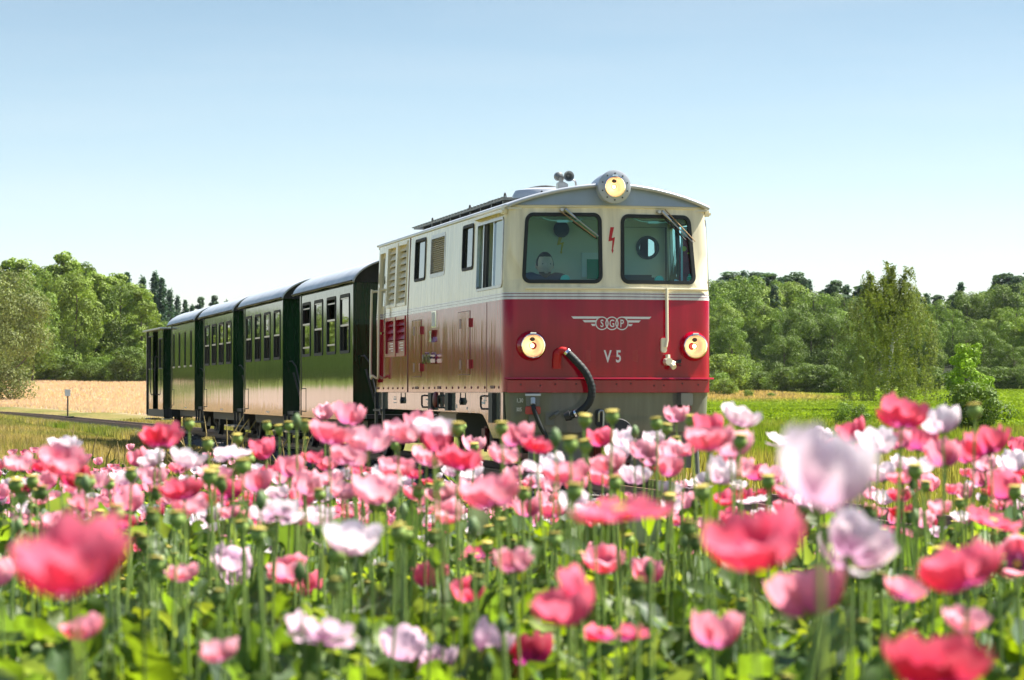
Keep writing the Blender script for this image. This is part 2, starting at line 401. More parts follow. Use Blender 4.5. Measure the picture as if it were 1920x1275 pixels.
# ------------------------------------------------------------------ terrain
TRACK = [(12.0, -20.0), (7.0, 4.0), (3.65, 20.0), (1.10, 32.05), (-3.1, 51.2), (-7.35, 70.4), (-8.55, 75.4), (-15.0, 100), (-21.5, 125), (-29.0, 150), (-39.0, 178), (-52, 205), (-70, 235)]
def track_pts():
    T = catmull([(x, y, 0) for x, y in TRACK], 24)
    out = [T[0]]
    for p in T[1:]:
        if (p - out[-1]).length > 0.5: out.append(p)
    return out
TP = track_pts(); TPA = np.array([(p.x, p.y) for p in TP])
def track_dist(x, y):
    """signed distance to the centre line (positive = right of it)"""
    x = np.asarray(x, float); y = np.asarray(y, float)
    tx = np.interp(y, TPA[:, 1], TPA[:, 0])
    return (x - tx) * 0.975
def sm(a, b, t):
    t = np.clip((t - a) / (b - a), 0, 1); return t * t * (3 - 2 * t)
def pnoise(x, y, s=1.0, seed=0):
    r = np.random.default_rng(seed); v = 0
    for k in range(6):
        a = r.uniform(0, 2 * PI); f = s * r.uniform(0.5, 2.0); v = v + np.sin((x * math.cos(a) + y * math.sin(a)) * f + r.uniform(0, 7) + 1.3 * np.sin(f * 0.7 * (x * math.sin(a) - y * math.cos(a)) + r.uniform(0, 7)))
    return v / 3.2
def ground_h(x, y):
    x = np.asarray(x, float); y = np.asarray(y, float)
    left = sm(-1.0, -4.5, x)
    near = -0.25 - (0.62 * (1 - left) + 0.28 * left) * sm(6, 17, y)
    d = track_dist(x, y)
    # far left: low by the track, then rising into the wheat; far right: level meadow rising to the wood
    hl = -0.38 + 0.12 * sm(70, 90, y) + 0.22 * sm(90, 130, y) + 0.15 * sm(130, 180, y) + 1.75 * sm(165, 245, y) + 0.02 * np.clip(y - 245, 0, 3000)
    hl = hl + 0.006 * np.clip(-x - 34, 0, 120) * sm(110, 200, y)
    hr = -0.05 + 0.25 * sm(60, 100, y) - 0.1 * sm(100, 150, y) + 0.7 * sm(165, 235, y) + 0.016 * np.clip(x - 14, 0, 60) * sm(120, 230, y) + 0.03 * np.clip(y - 235, 0, 400)
    s = sm(-0.07, 0.02, x / np.maximum(y, 5)); far = hl * (1 - s) + hr * s
    t = sm(19, 34, y); h = near * (1 - t) + far * t
    h = h + 0.05 * pnoise(x, y, 0.25, 3) * sm(20, 60, y) + 0.015 * pnoise(x, y, 1.5, 4)
    ad = np.abs(d); k = 1 - sm(1.0, 2.6, ad)
    h = h * (1 - k) + (-0.30) * k
    return h
def field_mask(x, y):
    """where the poppies grow"""
    d = track_dist(x, y)
    edge = 23.0 + 0.8 * pnoise(x, y * 0, 0.8, 9)
    return (y < edge) & ((d < -3.0)) & (y < 26)
def axis(*segs):
    out = []
    for a, b, st in segs: out += list(np.arange(a, b, st))
    return np.array(out + [segs[-1][1]])
gx = axis((-900, -300, 60), (-300, -120, 12), (-120, -40, 3), (-40, -12, 0.8), (-12, 12, 0.35), (12, 40, 0.8), (40, 120, 3), (120, 300, 12), (300, 900, 60))
gy = axis((-60, 0, 4), (0, 40, 0.35), (40, 90, 0.8), (90, 240, 2), (240, 500, 10), (500, 3000, 100))
GX, GY = np.meshgrid(gx, gy); gz = ground_h(GX, GY)
gv = np.stack([GX.ravel(), GY.ravel(), gz.ravel()], 1)
nx, ny = len(gx), len(gy)
ii = (np.arange(ny - 1)[:, None] * nx + np.arange(nx - 1)[None, :]).ravel()
gf = np.stack([ii, ii + 1, ii + nx + 1, ii + nx], 1)
X, Y = gv[:, 0], gv[:, 1]; D = track_dist(X, Y)
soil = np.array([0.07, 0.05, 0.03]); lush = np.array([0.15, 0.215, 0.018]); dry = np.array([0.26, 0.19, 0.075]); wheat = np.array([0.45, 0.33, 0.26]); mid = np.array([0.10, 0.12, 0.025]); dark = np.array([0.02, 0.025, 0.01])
def mixc(a, b, t): return a * (1 - t[:, None]) + b * t[:, None]
n1 = pnoise(X, Y, 0.25, 11) * 0.5 + 0.5; n2 = pnoise(X, Y, 0.9, 12) * 0.5 + 0.5
def is_wheat(x, y, d):
    far_side = sm(4.5, 6, d + 0.8 * pnoise(x, y, 0.4, 5)); near_side = sm(-5, -7, d + 0.8 * pnoise(x, y, 0.4, 5)) * sm(80, 95, y) * sm(216, 206, y)
    return np.clip(far_side + near_side, 0, 1) * sm(88, 98, y) * sm(-0.06, -0.08, x / np.maximum(y, 5))
c = mixc(np.tile(mid, (len(X), 1)), dry, np.clip(n1 * 1.2 - 0.15, 0, 1) * 0.75)
RIGHT = sm(-0.05, 0.0, X / np.maximum(Y, 5)); rightm = RIGHT * sm(2, 6, D) * sm(32, 50, Y + 6 * (n1 - 0.5))
c = mixc(c, lush, rightm * (0.75 + 0.25 * n2))
lushl = (1 - RIGHT) * sm(-3, -6, D) * sm(203, 215, Y); c = mixc(c, np.array([.13, .19, .02]), lushl)
dryband = RIGHT * sm(2, 6, D) * sm(185, 205, Y) * sm(26, 20, X)
c = mixc(c, dry * 1.15, dryband)
c = mixc(c, wheat, is_wheat(X, Y, D))
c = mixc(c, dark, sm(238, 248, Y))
c = mixc(c, soil, (field_mask(X, Y)).astype(float))
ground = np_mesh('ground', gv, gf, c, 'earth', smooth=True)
tag(ground, 'rolling farmland under the poppies, the meadow and the wheat', kind='structure')

# ------------------------------------------------------------------ railway track
track = empty('railway_track', kind='structure', label='narrow gauge railway track curving away to the left on pale ballast')
def along(i):
    p = TP[i]; t = (TP[min(i + 1, len(TP) - 1)] - TP[max(i - 1, 0)]).normalized()
    return p, t, Vector((t.y, -t.x, 0))
mb = MB(); prof = [(-1.35, -0.45), (-0.92, -0.17), (-0.5, -0.15), (0.5, -0.15), (0.92, -0.17), (1.35, -0.45)]
vs = []
for i in range(len(TP)):
    p, t, r = along(i)
    for (a, z) in prof: vs.append(p + r * (a + 0.06 * math.sin(i * 1.7 + a * 5)) + Vector((0, 0, z + 0.012 * math.sin(i * 2.3 + a * 9))))
k = len(prof)
mb.add(vs, [(i * k + j, i * k + j + 1, (i + 1) * k + j + 1, (i + 1) * k + j) for i in range(len(TP) - 1) for j in range(k - 1)])
mb.build('ballast_bed', 'ballast', track, smooth=True)
rp = [(-0.035, -0.12), (0.035, -0.12), (0.035, -0.105), (0.009, -0.09), (0.009, -0.03), (0.028, -0.022), (0.028, 0.0), (-0.028, 0.0), (-0.028, -0.022), (-0.009, -0.03), (-0.009, -0.09), (-0.035, -0.105)]
for side in (-0.4, 0.4):
    mb = MB(); vs = []; k = len(rp)
    for i in range(len(TP)):
        p, t, r = along(i)
        for (a, z) in rp: vs.append(p + r * (side + a) + Vector((0, 0, z)))
    mb.add(vs, [(i * k + j, i * k + (j + 1) % k, (i + 1) * k + (j + 1) % k, (i + 1) * k + j) for i in range(len(TP) - 1) for j in range(k)])
    mb.build('rail', 'rust_rail', track)
sl = MB().box(-0.75, 0.75, -0.1, 0.1, -0.24, -0.122).build('sleeper', 'sleeper_wood', track, bevel=0.008)
acc = 0; cnt = 0
for i in range(1, len(TP)):
    p, t, r = along(i); acc += (TP[i] - TP[i - 1]).length
    if acc > 0.75 and p.y > 24 and cnt < 285:
        acc = 0; cnt += 1
        o = sl if cnt == 1 else sl.copy()
        if cnt > 1: COL.objects.link(o); o.parent = track
        o.location = p; o.rotation_euler = (0, 0, math.atan2(r.y, r.x) + random.uniform(-.02, .02))
# loose ballast stones
N = 9000
ti = RNG.integers(60, len(TP) - 1, N); off = RNG.normal(0, 0.62, N)
base = TPA[ti] + RNG.uniform(-0.5, 0.5, (N, 2)); bx = base[:, 0] + off; by = base[:, 1]
ad = np.abs(off); bz = np.where(ad < 1.05, -0.15, -0.15 - (ad - 1.05) * 0.5)
oct_v = np.array([(1, 0, 0), (0, 1, 0), (-1, 0, 0), (0, -1, 0), (0, 0, 1), (0, 0, -1)], float)
oct_f = np.array([(0, 1, 4), (1, 2, 4), (2, 3, 4), (3, 0, 4), (1, 0, 5), (2, 1, 5), (3, 2, 5), (0, 3, 5)])
sz = RNG.uniform(0.02, 0.05, (N, 1, 1)); V = oct_v[None] * sz * RNG.uniform(0.6, 1.3, (N, 6, 1)) + np.stack([bx, by, bz + 0.01], 1)[:, None]
sf = (oct_f[None] + 6 * np.arange(N)[:, None, None]).reshape(-1, 3)
sc_ = np.repeat(RNG.uniform(0.07, 0.19, (N, 1)) * np.array([[1, 0.96, 0.93]]), 6, 0)
st = np_mesh('ballast_stones', V.reshape(-1, 3), sf, sc_, 'stone'); tag(st, 'loose pale ballast stones beside the rails', 'gravel', kind='stuff')

# ------------------------------------------------------------------ locomotive
HW = 1.235; L = 9.35; R = 0.14; BOW = 0.15
TH = math.atan(0.211)
loco = empty('diesel_locomotive', (-0.09 + HW * math.cos(TH), 31.8 + HW * math.sin(TH), 0), TH,
             'cream and red diesel locomotive with lit headlights heading four green carriages', 'locomotive')
def front_u(v): return -BOW * (1 - (v / HW) ** 2)
outline = []
uc = front_u(HW - R)
outline.append((-HW, L - R))
for k in range(40, -1, -1): outline.append((-HW, R + (L - 2 * R) * k / 40)) if k < 40 else None
def bez(a, b, c, n=8): return [tuple(Vector(a) * (1 - t) ** 2 + Vector(b) * 2 * t * (1 - t) + Vector(c) * t * t) for t in [(k + 1) / n for k in range(n)]]
outline += bez((-HW, R), (-HW, -0.012), (-(HW - R), uc))
for k in range(1, 25): v = -(HW - R) + 2 * (HW - R) * k / 24; outline.append((v, front_u(v)))
outline += bez((HW - R, uc), (HW, -0.012), (HW, R))
for k in range(1, 21): outline.append((HW, R + (L - 2 * R) * k / 20))
outline += bez((HW, L - R), (HW, L), (HW - R, L), 4)
outline.append((0, L)); outline.append((-(HW - R), L))
outline += bez((-(HW - R), L), (-HW, L), (-HW, L - R), 4)
OV = np.array(outline); seg = np.linalg.norm(np.diff(OV, axis=0), axis=1); OS = np.concatenate([[0], np.cumsum(seg)]); STOT = OS[-1]
nrm = []
for i in range(len(OV)):
    if i in (0, len(OV) - 1): nrm.append((-1, 0)); continue
    t = Vector(OV[i + 1] - OV[i]).normalized() + Vector(OV[i] - OV[i - 1]).normalized(); t.normalize(); nrm.append((t.y, -t.x))
ON = np.array(nrm)
def ML(s, w, off=0.0):
    v = np.interp(s, OS, OV[:, 0]); u = np.interp(s, OS, OV[:, 1]); nv = np.interp(s, OS, ON[:, 0]); nu = np.interp(s, OS, ON[:, 1])
    t = max(0.0, w - 2.08)
    v *= 1 - 0.030 * t; u = L / 2 + (u - L / 2) * (1 - 0.008 * t)
    return Vector((v + nv * off, u + nu * off, w))
i0 = next(i for i, p in enumerate(outline) if abs(p[0] + (HW - R)) < 1e-6 and p[1] < 0.2)
i1 = next(i for i, p in enumerate(outline) if abs(p[0] - (HW - R)) < 1e-6 and p[1] < 0.2)
def sF(v): return float(np.interp(v, OV[i0:i1 + 1, 0], OS[i0:i1 + 1]))
def sL(u): return (L - R) - u
def sR(u): return float(OS[i1 + 8] + (u - R))
def MF(v, w, off=0.0): return ML(sF(v), w, off)
def MLs(u, w, off=0.0): return ML(sL(u), w, off)
def MR(u, w, off=0.0): return ML(sR(u), w, off)
def toS(poly, f): return [(f(x), y) for x, y in poly]
EAVE = 3.15
# px->v on the front: centre of features sits at v=0
winL = rrect(-1.035, -0.115, 2.255, 3.055, 0.09, 6, dx0=0.025, dx1=-0.01)
winR = rrect(0.115, 1.035, 2.255, 3.045, 0.09, 6, dx0=0.01, dx1=-0.045)
cabwin = rrect(0.13, 1.66, 2.215, 3.02, 0.06)
win2 = rrect(1.93, 2.62, 2.50, 3.05, 0.06)
louv = rrect(3.83, 4.91, 2.50, 3.06, 0.08)
win3 = rrect(5.26, 6.06, 2.50, 3.06, 0.06)
bay_up = box2(6.72, 8.36, 2.20, 3.10)
bay_lo = box2(6.72, 8.36, 1.50, 2.06)
door = box2(8.62, 9.12, 1.14, 3.02)
holes = [toS(winL, sF), toS(winR, sF)] + [toS(h, sL) for h in (cabwin, win2, win3, louv, bay_up, bay_lo, door)] + [toS(h, sR) for h in (cabwin, rrect(2.3, 4.0, 2.50, 3.05, 0.06), win3)]
mb = MB()
grid = [(float(s) + 1e-4, w + 0.0003 * (j % 7)) for j, s in enumerate(OS[1:-1]) for w in (1.3, 1.7, 2.08, 2.6, 2.9)]
so_ = [0.001] + [float(s) for s in OS[1:-1]] + [STOT - 0.001]
sheet(mb, ML, [(s, 1.0) for s in so_] + [(s, EAVE) for s in reversed(so_)], holes, grid)
for h in holes: rim(mb, ML, h, 0.0, -0.05)
body = mb.build('body', 'loco_paint', loco, smooth=True, auto=True)

# windscreens with rubber seals
def window(poly, f, name, seal, w_in, glass, glass_off=-0.02, sealoff=0.012, sealmat='black_rubber'):
    mb = MB(); ring(mb, f, offset_poly(poly, -w_in), offset_poly(poly, 0.008), -0.02, sealoff)
    fr = mb.build(seal, sealmat, loco, smooth=True)
    if glass:
        mb = MB(); op = offset_poly(poly, -w_in * 0.6)
        if name == 'windscreen':
            xa = min(p[0] for p in op); xb = max(p[0] for p in op)
            sheet(mb, f, op, [], [(xa + (xb - xa) * i / 12, w_) for i in range(1, 12) for w_ in (2.4, 2.6, 2.8, 2.95)], 0, glass_off)
            mb.build(name, glass, fr, smooth=True, auto=True)
        else:
            fill(mb, f, op, glass_off); mb.build(name, glass, fr)
    return fr
window(winL, MF, 'windscreen', 'window_seal', 0.035, 'cab_glass')
window(winR, MF, 'windscreen', 'window_seal', 0.035, 'cab_glass')
for poly in (win2, win3):
    window(poly, MLs, 'pane', 'window_seal', 0.03, 'carriage_glass')
window(win3, MR, 'pane', 'window_seal', 0.03, 'carriage_glass'); window(rrect(2.3, 4.0, 2.50, 3.05, 0.06), MR, 'pane', 'window_seal', 0.03, 'lamp_glass')
# sliding cab windows: pale frame, two panes, one slid open
for f in (MLs, MR):
    fr = window(cabwin, f, '', 'window_frame', 0.022, None, sealmat='steel')
    for a, b, o in ((0.15, 0.72, -0.015), (1.32, 1.64, -0.03)):
        mb = MB(); slab(mb, f, box2(a, b, 2.24, 3.0), o - 0.004, o); mb.build('pane', 'side_glass', fr)
    for a in (0.72, 1.32):
        mb = MB(); slab(mb, f, box2(a - 0.014, a + 0.014, 2.23, 3.0), -0.03, 0.0); mb.build('sash', 'chrome', fr)
    mb = MB(); slab(mb, f, box2(1.20, 1.30, 2.23, 3.0), -0.05, -0.02); mb.build('curtain', 'interior_dark', fr)
# rain gutters and visor over the cab windows, and the sill ledge with small lugs
for f in (MLs, MR):
    mb = MB(); vs = []
    a = 0.05; b = 1.9
    for u in np.linspace(a, b, 8):
        vs += [f(u, 3.105, 0.0), f(u, 3.09, 0.07), f(u, 3.065, 0.07), f(u, 3.085, 0.0)]
    mb.add(vs, [(i * 4 + j, i * 4 + (j + 1) % 4, i * 4 + 4 + (j + 1) % 4, i * 4 + 4 + j) for i in range(7) for j in range(4)] + [(0, 1, 2, 3), (31, 30, 29, 28)])
    mb.build('window_visor', 'cream_paint', loco)
for f in (MLs, MR):
    mb = MB(); slab(mb, f, box2(0.04, 0.11, 3.05, 3.12), 0.0, 0.05); mb.build('gutter_end', 'cream_paint', loco, bevel=0.01)
mb = MB(); S = np.linspace(0.002, STOT - 0.002, 260); pr = [(3.15, 0.0), (3.15, 0.016), (3.13, 0.018), (3.12, 0.0)]
vs = [ML(s, w, o) for s in S for w, o in pr]
mb.add(vs, [(i * 4 + j, i * 4 + (j + 1) % 4, i * 4 + 4 + (j + 1) % 4, i * 4 + 4 + j) for i in range(len(S) - 1) for j in range(4)])
mb.build('rain_gutter', 'cream_paint', loco, smooth=True)
def front_bar(name, mat, pr, v0=-1.2, v1=1.2, n=30):
    mb = MB(); k = len(pr); s0, s1 = sF(-(HW - R)) - (0.1 if v0 < -1.15 else 0), sF(HW - R) + (0.1 if v1 > 1.15 else 0)
    if v0 > -1.15: s0 = sF(v0)
    if v1 < 1.15: s1 = sF(v1)
    S = np.linspace(s0, s1, n)
    vs = [ML(s, w, o) for s in S for w, o in pr]
    mb.add(vs, [(i * k + j, i * k + (j + 1) % k, i * k + k + (j + 1) % k, i * k + k + j) for i in range(n - 1) for j in range(k)] + [tuple(range(k)), tuple(range((n - 1) * k + k - 1, (n - 1) * k - 1, -1))])
    return mb.build(name, mat, loco, smooth=True)
front_bar('waist_ledge', 'cream_paint', [(2.205, 0.0), (2.20, 0.018), (2.185, 0.018), (2.17, 0.0)], -1.0, 1.2)
front_bar('footboard', 'red_paint', [(1.165, 0.0), (1.168, 0.085), (1.148, 0.09), (1.142, 0.0)], -1.2, 1.2)
# red apron strip under the footboard with rivets
mb = MB(); S = np.linspace(sF(-(HW - R)) - 0.1, sF(HW - R) + 0.1, 30)
vs = [ML(s, w, o) for s in S for w, o in ((1.142, 0.004), (1.135, 0.022), (0.995, 0.022), (0.99, 0.0))]
mb.add(vs, [(i * 4 + j, i * 4 + j + 1, i * 4 + 5 + j, i * 4 + 4 + j) for i in range(29) for j in range(3)])
mb.build('lower_strip', 'front_red', loco, smooth=True)
mb = MB()
for v in (-1.05, -.83, -.66, -.42, -.2, .05, .22, .5, .62, .85, 1.05):
    c_ = MF(v, 1.085 + 0.012 * math.sin(v * 9), 0.022); mb.lathe([(0.011, 0), (0.009, 0.005), (0, 0.007)], Matrix.Translation(c_) @ Matrix.Rotation(PI / 2, 4, 'X'), 8)
for i, u in enumerate(np.linspace(0.3, 9.0, 22)):
    c_ = MLs(u, 1.055, 0.0); mb.lathe([(0.017, 0), (0.014, 0.008), (0, 0.01)], Matrix.Translation(c_) @ Matrix.Rotation(-PI / 2, 4, 'Y'), 8)
for u0 in (0.55, 4.0, 5.7, 9.0):
    for k in range(3): slab(mb, MLs, rrect(u0 + k * .09, u0 + k * .09 + .06, 1.04, 1.075, .01, 2), 0, .006)
mb.build('rivets', 'maroon_edge', loco)

# red lightning arrow between the windscreens
mb = MB()
bolt = [(-0.01, 2.90), (0.035, 2.90), (0.005, 2.775), (0.045, 2.785), (0.018, 2.63), (0.03, 2.64), (0.012, 2.595), (-0.002, 2.64), (0.006, 2.64), (0.014, 2.745), (-0.035, 2.735)]
def flat(mb, f, poly, off, mi=0):
    from mathutils.geometry import tessellate_polygon
    tri = tessellate_polygon([[Vector((x, y, 0)) for x, y in poly]])
    mb.add([f(x, y, off) for x, y in poly], [tuple(t) for t in tri], mi)
flat(mb, MF, bolt, 0.003)
mb.build('lightning_arrow', 'red_print', loco)
# winged emblem SGP
mb = MB(); cy = 1.79
for k, cxx in enumerate((-0.118, 0.0, 0.118)):
    n = 40; vs = [MF(cxx + r * math.cos(2 * PI * j / n), cy + r * math.sin(2 * PI * j / n), 0.004 + 0.0006 * k) for r in (0.066, 0.078) for j in range(n)]
    mb.add(vs, [(j, (j + 1) % n, n + (j + 1) % n, n + j) for j in range(n)])
def wbar(x0t, x1t, x0b, x1b, y1, y0):
    n = 6; vs = []
    for j in range(n + 1):
        t = j / n; vs += [MF(x0t + (x1t - x0t) * t, y1, 0.004), MF(x0b + (x1b - x0b) * t, y0, 0.004)]
    mb.add(vs, [(2 * j, 2 * j + 1, 2 * j + 3, 2 * j + 2) for j in range(n)])
for sgn in (-1, 1):
    wbar(sgn * 0.475, sgn * 0.125, sgn * 0.45, sgn * 0.165, 1.868, 1.842)
    wbar(sgn * 0.345, sgn * 0.185, sgn * 0.322, sgn * 0.193, 1.826, 1.801)
    wbar(sgn * 0.248, sgn * 0.198, sgn * 0.232, sgn * 0.196, 1.783, 1.759)
mb.build('emblem', 'white_print', loco)
mb = MB()
for t_, cxx in (('S', -0.118), ('G', 0.0), ('P', 0.118)): text_mesh(mb, MF, t_, cxx, cy, 0.088, 0.72, 0.0055, 0.012)
mb.build('emblem_letters', 'white_print', loco)
mb = MB(); text_mesh(mb, MF, 'V', -0.05, 1.41, 0.142, 0.72, 0.004, 0.022); text_mesh(mb, MF, '5', 0.078, 1.41, 0.142, 0.72, 0.004, 0.022)
mb.build('number_lettering', 'white_print', loco)
mb = MB(); slab(mb, MF, box2(-0.31, 0.31, 1.345, 1.485), 0, 0.0015); mb.build('number_panel', 'panel_red', loco)

# lower front apron, grey, and side skirts
def MS(u, w, off=0.0): return MLs(u, w, off - 0.03)
S = np.linspace(sF(-(HW - R)) - 0.19, sF(HW - R) + 0.19, 34)
mb = MB(); rows = [0.995, 0.78, 0.57, 0.535]; offs = [-0.02, -0.03, -0.04, -0.05]
vs = [ML(s, w, o) for s in S for w, o in zip(rows, offs)]
mb.add(vs, [(i * 4 + j, i * 4 + j + 1, i * 4 + 5 + j, i * 4 + 4 + j) for i in range(len(S) - 1) for j in range(3)])
mb.build('front_apron', 'skirt_paint', loco, smooth=True)
for f in (MLs, MR):
    prof = [(0.16, 0.995), (9.3, 0.995), (9.3, 0.76), (1.55, 0.745), (1.35, 0.73), (1.15, 0.66), (0.75, 0.46), (0.16, 0.46)]
    mb = MB(); ff = (lambda u, w, o, f=f: f(u, w, o - 0.02))
    flat(mb, ff, prof, 0.0)
    rim(mb, ff, prof, 0.0, -0.02)
    mb.build('side_skirt', 'skirt_paint', loco)
# pieces on the skirt: handles, dark straps, lettering marks
for u0 in (0.55, 3.35, 4.55, 9.15):
    mb = MB(); slab(mb, MLs, box2(u0, u0 + 0.22, 0.765 if u0 > 1 else 0.64, 0.99), -0.02, 0.03); mb.build('strap_bracket', 'dark_metal', loco)
    mb = MB(); mb.tube([MLs(u0 + 0.32, 0.95, -0.02), MLs(u0 + 0.34, 0.955, 0.05), MLs(u0 + 0.55, 0.95, 0.05), MLs(u0 + 0.57, 0.93, 0.05), MLs(u0 + 0.57, 0.83, 0.05), MLs(u0 + 0.5, 0.80, 0.05), MLs(u0 + 0.4, 0.80, -0.01)], 0.012, 6); mb.build('handle', 'black_rubber', loco, smooth=True)
mb = MB(); mb.lathe([(0.10, -0.02), (0.105, 0.01), (0.08, 0.03), (0, 0.035)], Matrix.Translation(MLs(4.25, 0.9, 0.02)) @ Matrix.Rotation(-PI / 2, 4, 'Y'), 20); mb.build('filler_cap', 'wheel_red', loco, smooth=True)
for u0 in (2.6, 7.0):
    mb = MB(); mb.tube([MLs(u0, 0.99, 0.01), MLs(u0, 0.9, 0.01)], 0.008, 5); slab(mb, MLs, [(u0 - .05, .88), (u0, .84), (u0 + .05, .88), (u0, .93)], -0.02, 0.02); mb.build('drain_cock', 'dark_metal', loco)
mb = MB()
for (u, w, a, b) in ((1.15, .93, .10, .015), (1.15, .90, .14, .02), (1.4, .92, .09, .02), (1.22, .87, .16, .03), (4.95, .93, .06, .02), (5.05, .90, .16, .02), (4.98, .85, .08, .03), (7.6, .93, .2, .012), (7.6, .90, .2, .02), (7.6, .85, .22, .012), (2.3, .8, .05, .03), (3.0, .82, .04, .05), (3.7, .83, .03, .05)):
    slab(mb, MLs, box2(u, u + a, w - b / 2, w + b / 2), -0.018, -0.015)
text_mesh(mb, lambda v, w, o=0: MF(v, w, o), '1,30', -1.06, 0.90, 0.055, 0.7, -0.018, 0.01)
text_mesh(mb, lambda v, w, o=0: MF(v, w, o), '305', -1.07, 0.80, 0.045, 0.7, -0.024, 0.01)
mb.build('stencil_marks', 'white_print', loco)

# side hatches, name plates, hinges
for (u0, u1, w0, w1) in ((2.04, 2.80, 1.22, 1.985), (5.45, 6.15, 1.21, 1.965)):
    mb = MB(); p = box2(u0, u1, w0, w1); slab(mb, MLs, p, 0.0, 0.006); ht = mb.build('hatch', 'loco_paint', loco)
    mb = MB(); ring(mb, MLs, offset_poly(p, 0.0), offset_poly(p, 0.014), 0.0, 0.003); mb.build('seam', 'maroon_edge', ht)
    for w in (w0 + 0.12, w1 - 0.14):
        mb = MB(); slab(mb, MLs, box2(u0 - 0.05, u0 + 0.015, w - 0.055, w + 0.055), 0, 0.03); mb.build('hinge', 'red_paint', ht)
        mb = MB(); slab(mb, MLs, box2(u1 - 0.22, u1 - 0.10, w - 0.06, w + 0.06), 0.0, 0.0075); mb.build('latch_slot', 'maroon_edge', ht)
mb = MB(); slab(mb, MLs, box2(4.28, 4.62, 1.84, 2.055), 0, 0.012); wp = mb.build('notice_plate', 'chrome', loco)
mb = MB(); slab(mb, MLs, box2(4.38, 4.60, 1.86, 2.04), 0.012, 0.014); mb.build('notice_paper', 'sign_white', wp)
mb = MB(); k = MLs
flat(mb, MLs, [(4.7, 1.66), (4.62, 1.68), (4.58, 1.74), (4.62, 1.80), (4.66, 1.80), (4.61, 1.75), (4.52, 1.80), (4.46, 1.81), (4.50, 1.72), (4.46, 1.67), (4.52, 1.65), (4.60, 1.66)], 0.04)
rim(mb, MLs, [(4.7, 1.66), (4.62, 1.68), (4.58, 1.74), (4.62, 1.80), (4.66, 1.80), (4.61, 1.75), (4.52, 1.80), (4.46, 1.81), (4.50, 1.72), (4.46, 1.67), (4.52, 1.65), (4.60, 1.66)], 0.0, 0.04)
mb.build('coat_of_arms', 'chrome', loco)
mb = MB(); text_mesh(mb, MLs, 'NÖVOG', 4.66, 1.445, 0.15, 0.95, 0.045, 0.01, flip=-1, thick=0.03, space=1.15); mb.build('raised_letters', 'chrome', loco)

# side louvre grille: slats one by one in a grey frame
def louvre(parent, f, u0, u1, w0, w1, n, mat, tilt=0.035, out=0.0):
    base = None
    for k in range(n):
        w = w0 + (w1 - w0) * (k + 0.5) / n; h = (w1 - w0) / n
        mb = MB(); vs = [f(u, ww, o) for u in (u0, u1) for ww, o in ((w + h * .42, out - tilt), (w - h * .48, out), (w - h * .55, out - 0.008), (w + h * .3, out - tilt - 0.008))]
        mb.add(vs, [(0, 1, 5, 4), (1, 2, 6, 5), (2, 3, 7, 6), (3, 0, 4, 7), (0, 3, 2, 1), (4, 5, 6, 7)])
        mb.build('slat', mat, parent)
mb = MB(); ring(mb, MLs, offset_poly(louv, -0.05), offset_poly(louv, 0.0), -0.04, 0.004); lf = mb.build('louvre_frame', 'steel', loco, smooth=True)
louvre(lf, MLs, 3.89, 4.85, 2.555, 3.02, 17, 'cream_paint', 0.03, -0.012)
# rear louvre bays: two columns each, cream above, red below
for (w0, w1, mat, n, nm) in ((2.23, 3.07, 'cream_paint', 9, 'louvre_bay'), (1.74, 2.03, 'red_paint', 3, 'louvre_bay')):
    mb = MB(); b = box2(6.72, 8.36, 2.20 if n > 5 else 1.50, 3.10 if n > 5 else 2.06)
    ring(mb, MLs, offset_poly(b, -0.05), b, -0.08, 0.012); slab(mb, MLs, box2(7.46, 7.60, b[0][1], b[2][1]), -0.08, 0.02)
    lb = mb.build(nm, mat, loco)
    mb = MB(); fill(mb, MLs, b, -0.085); mb.build('backing', 'interior_dark' if n > 5 else 'maroon_edge', lb)
    for a0, a1 in ((6.77, 7.46), (7.60, 8.31)): louvre(lb, MLs, a0, a1, w0, w1, n, mat, 0.05, -0.01)
mb = MB()
for a0, a1 in ((6.80, 7.44), (7.63, 8.29)): slab(mb, MLs, box2(a0, a1, 1.54, 1.72), -0.07, -0.01)
lp = mb.build('louvre_plate', 'red_paint', loco)
mb = MB()
for a0 in (6.95, 7.8):
    for k, ww in enumerate((.3, .22, .34, .18)): slab(mb, MLs, box2(a0, a0 + ww, 1.68 - k * .035, 1.695 - k * .035), -0.01, -0.007)
mb.build('plate_print', 'white_print', lp)
# vertical seam strips
mb = MB(); slab(mb, MLs, box2(6.50, 6.53, 1.0, 3.12), 0, 0.008); slab(mb, MLs, box2(1.0, 1.015, 1.0, 2.06), 0, 0.003); mb.build('panel_seam', 'maroon_edge', loco)
# rear cab door, recessed, with long handrails
mb = MB(); fill(mb, MLs, door, -0.05); dr = mb.build('rear_door', 'loco_paint', loco)
mb = MB(); slab(mb, MLs, rrect(8.68, 9.06, 2.25, 2.95, .04), -0.05, -0.04); mb.build('door_window', 'carriage_glass', dr)
mb = MB(); slab(mb, MLs, box2(8.75, 8.9, 1.84, 1.87), -0.05, 0.0); mb.build('door_handle', 'chrome', dr)
for u0, sg in ((8.5, 1), (9.24, -1)):
    mb = MB(); mb.tube(catmull([MLs(u0, 2.48, 0.0), MLs(u0, 2.47, 0.07), MLs(u0, 2.40, 0.09), MLs(u0, 1.3, 0.09), MLs(u0 + .1 * sg, 1.24, 0.07), MLs(u0 + .12 * sg, 1.2, 0.01)], 5), 0.018, 8); mb.build('handrail', 'cream_paint', loco, smooth=True)
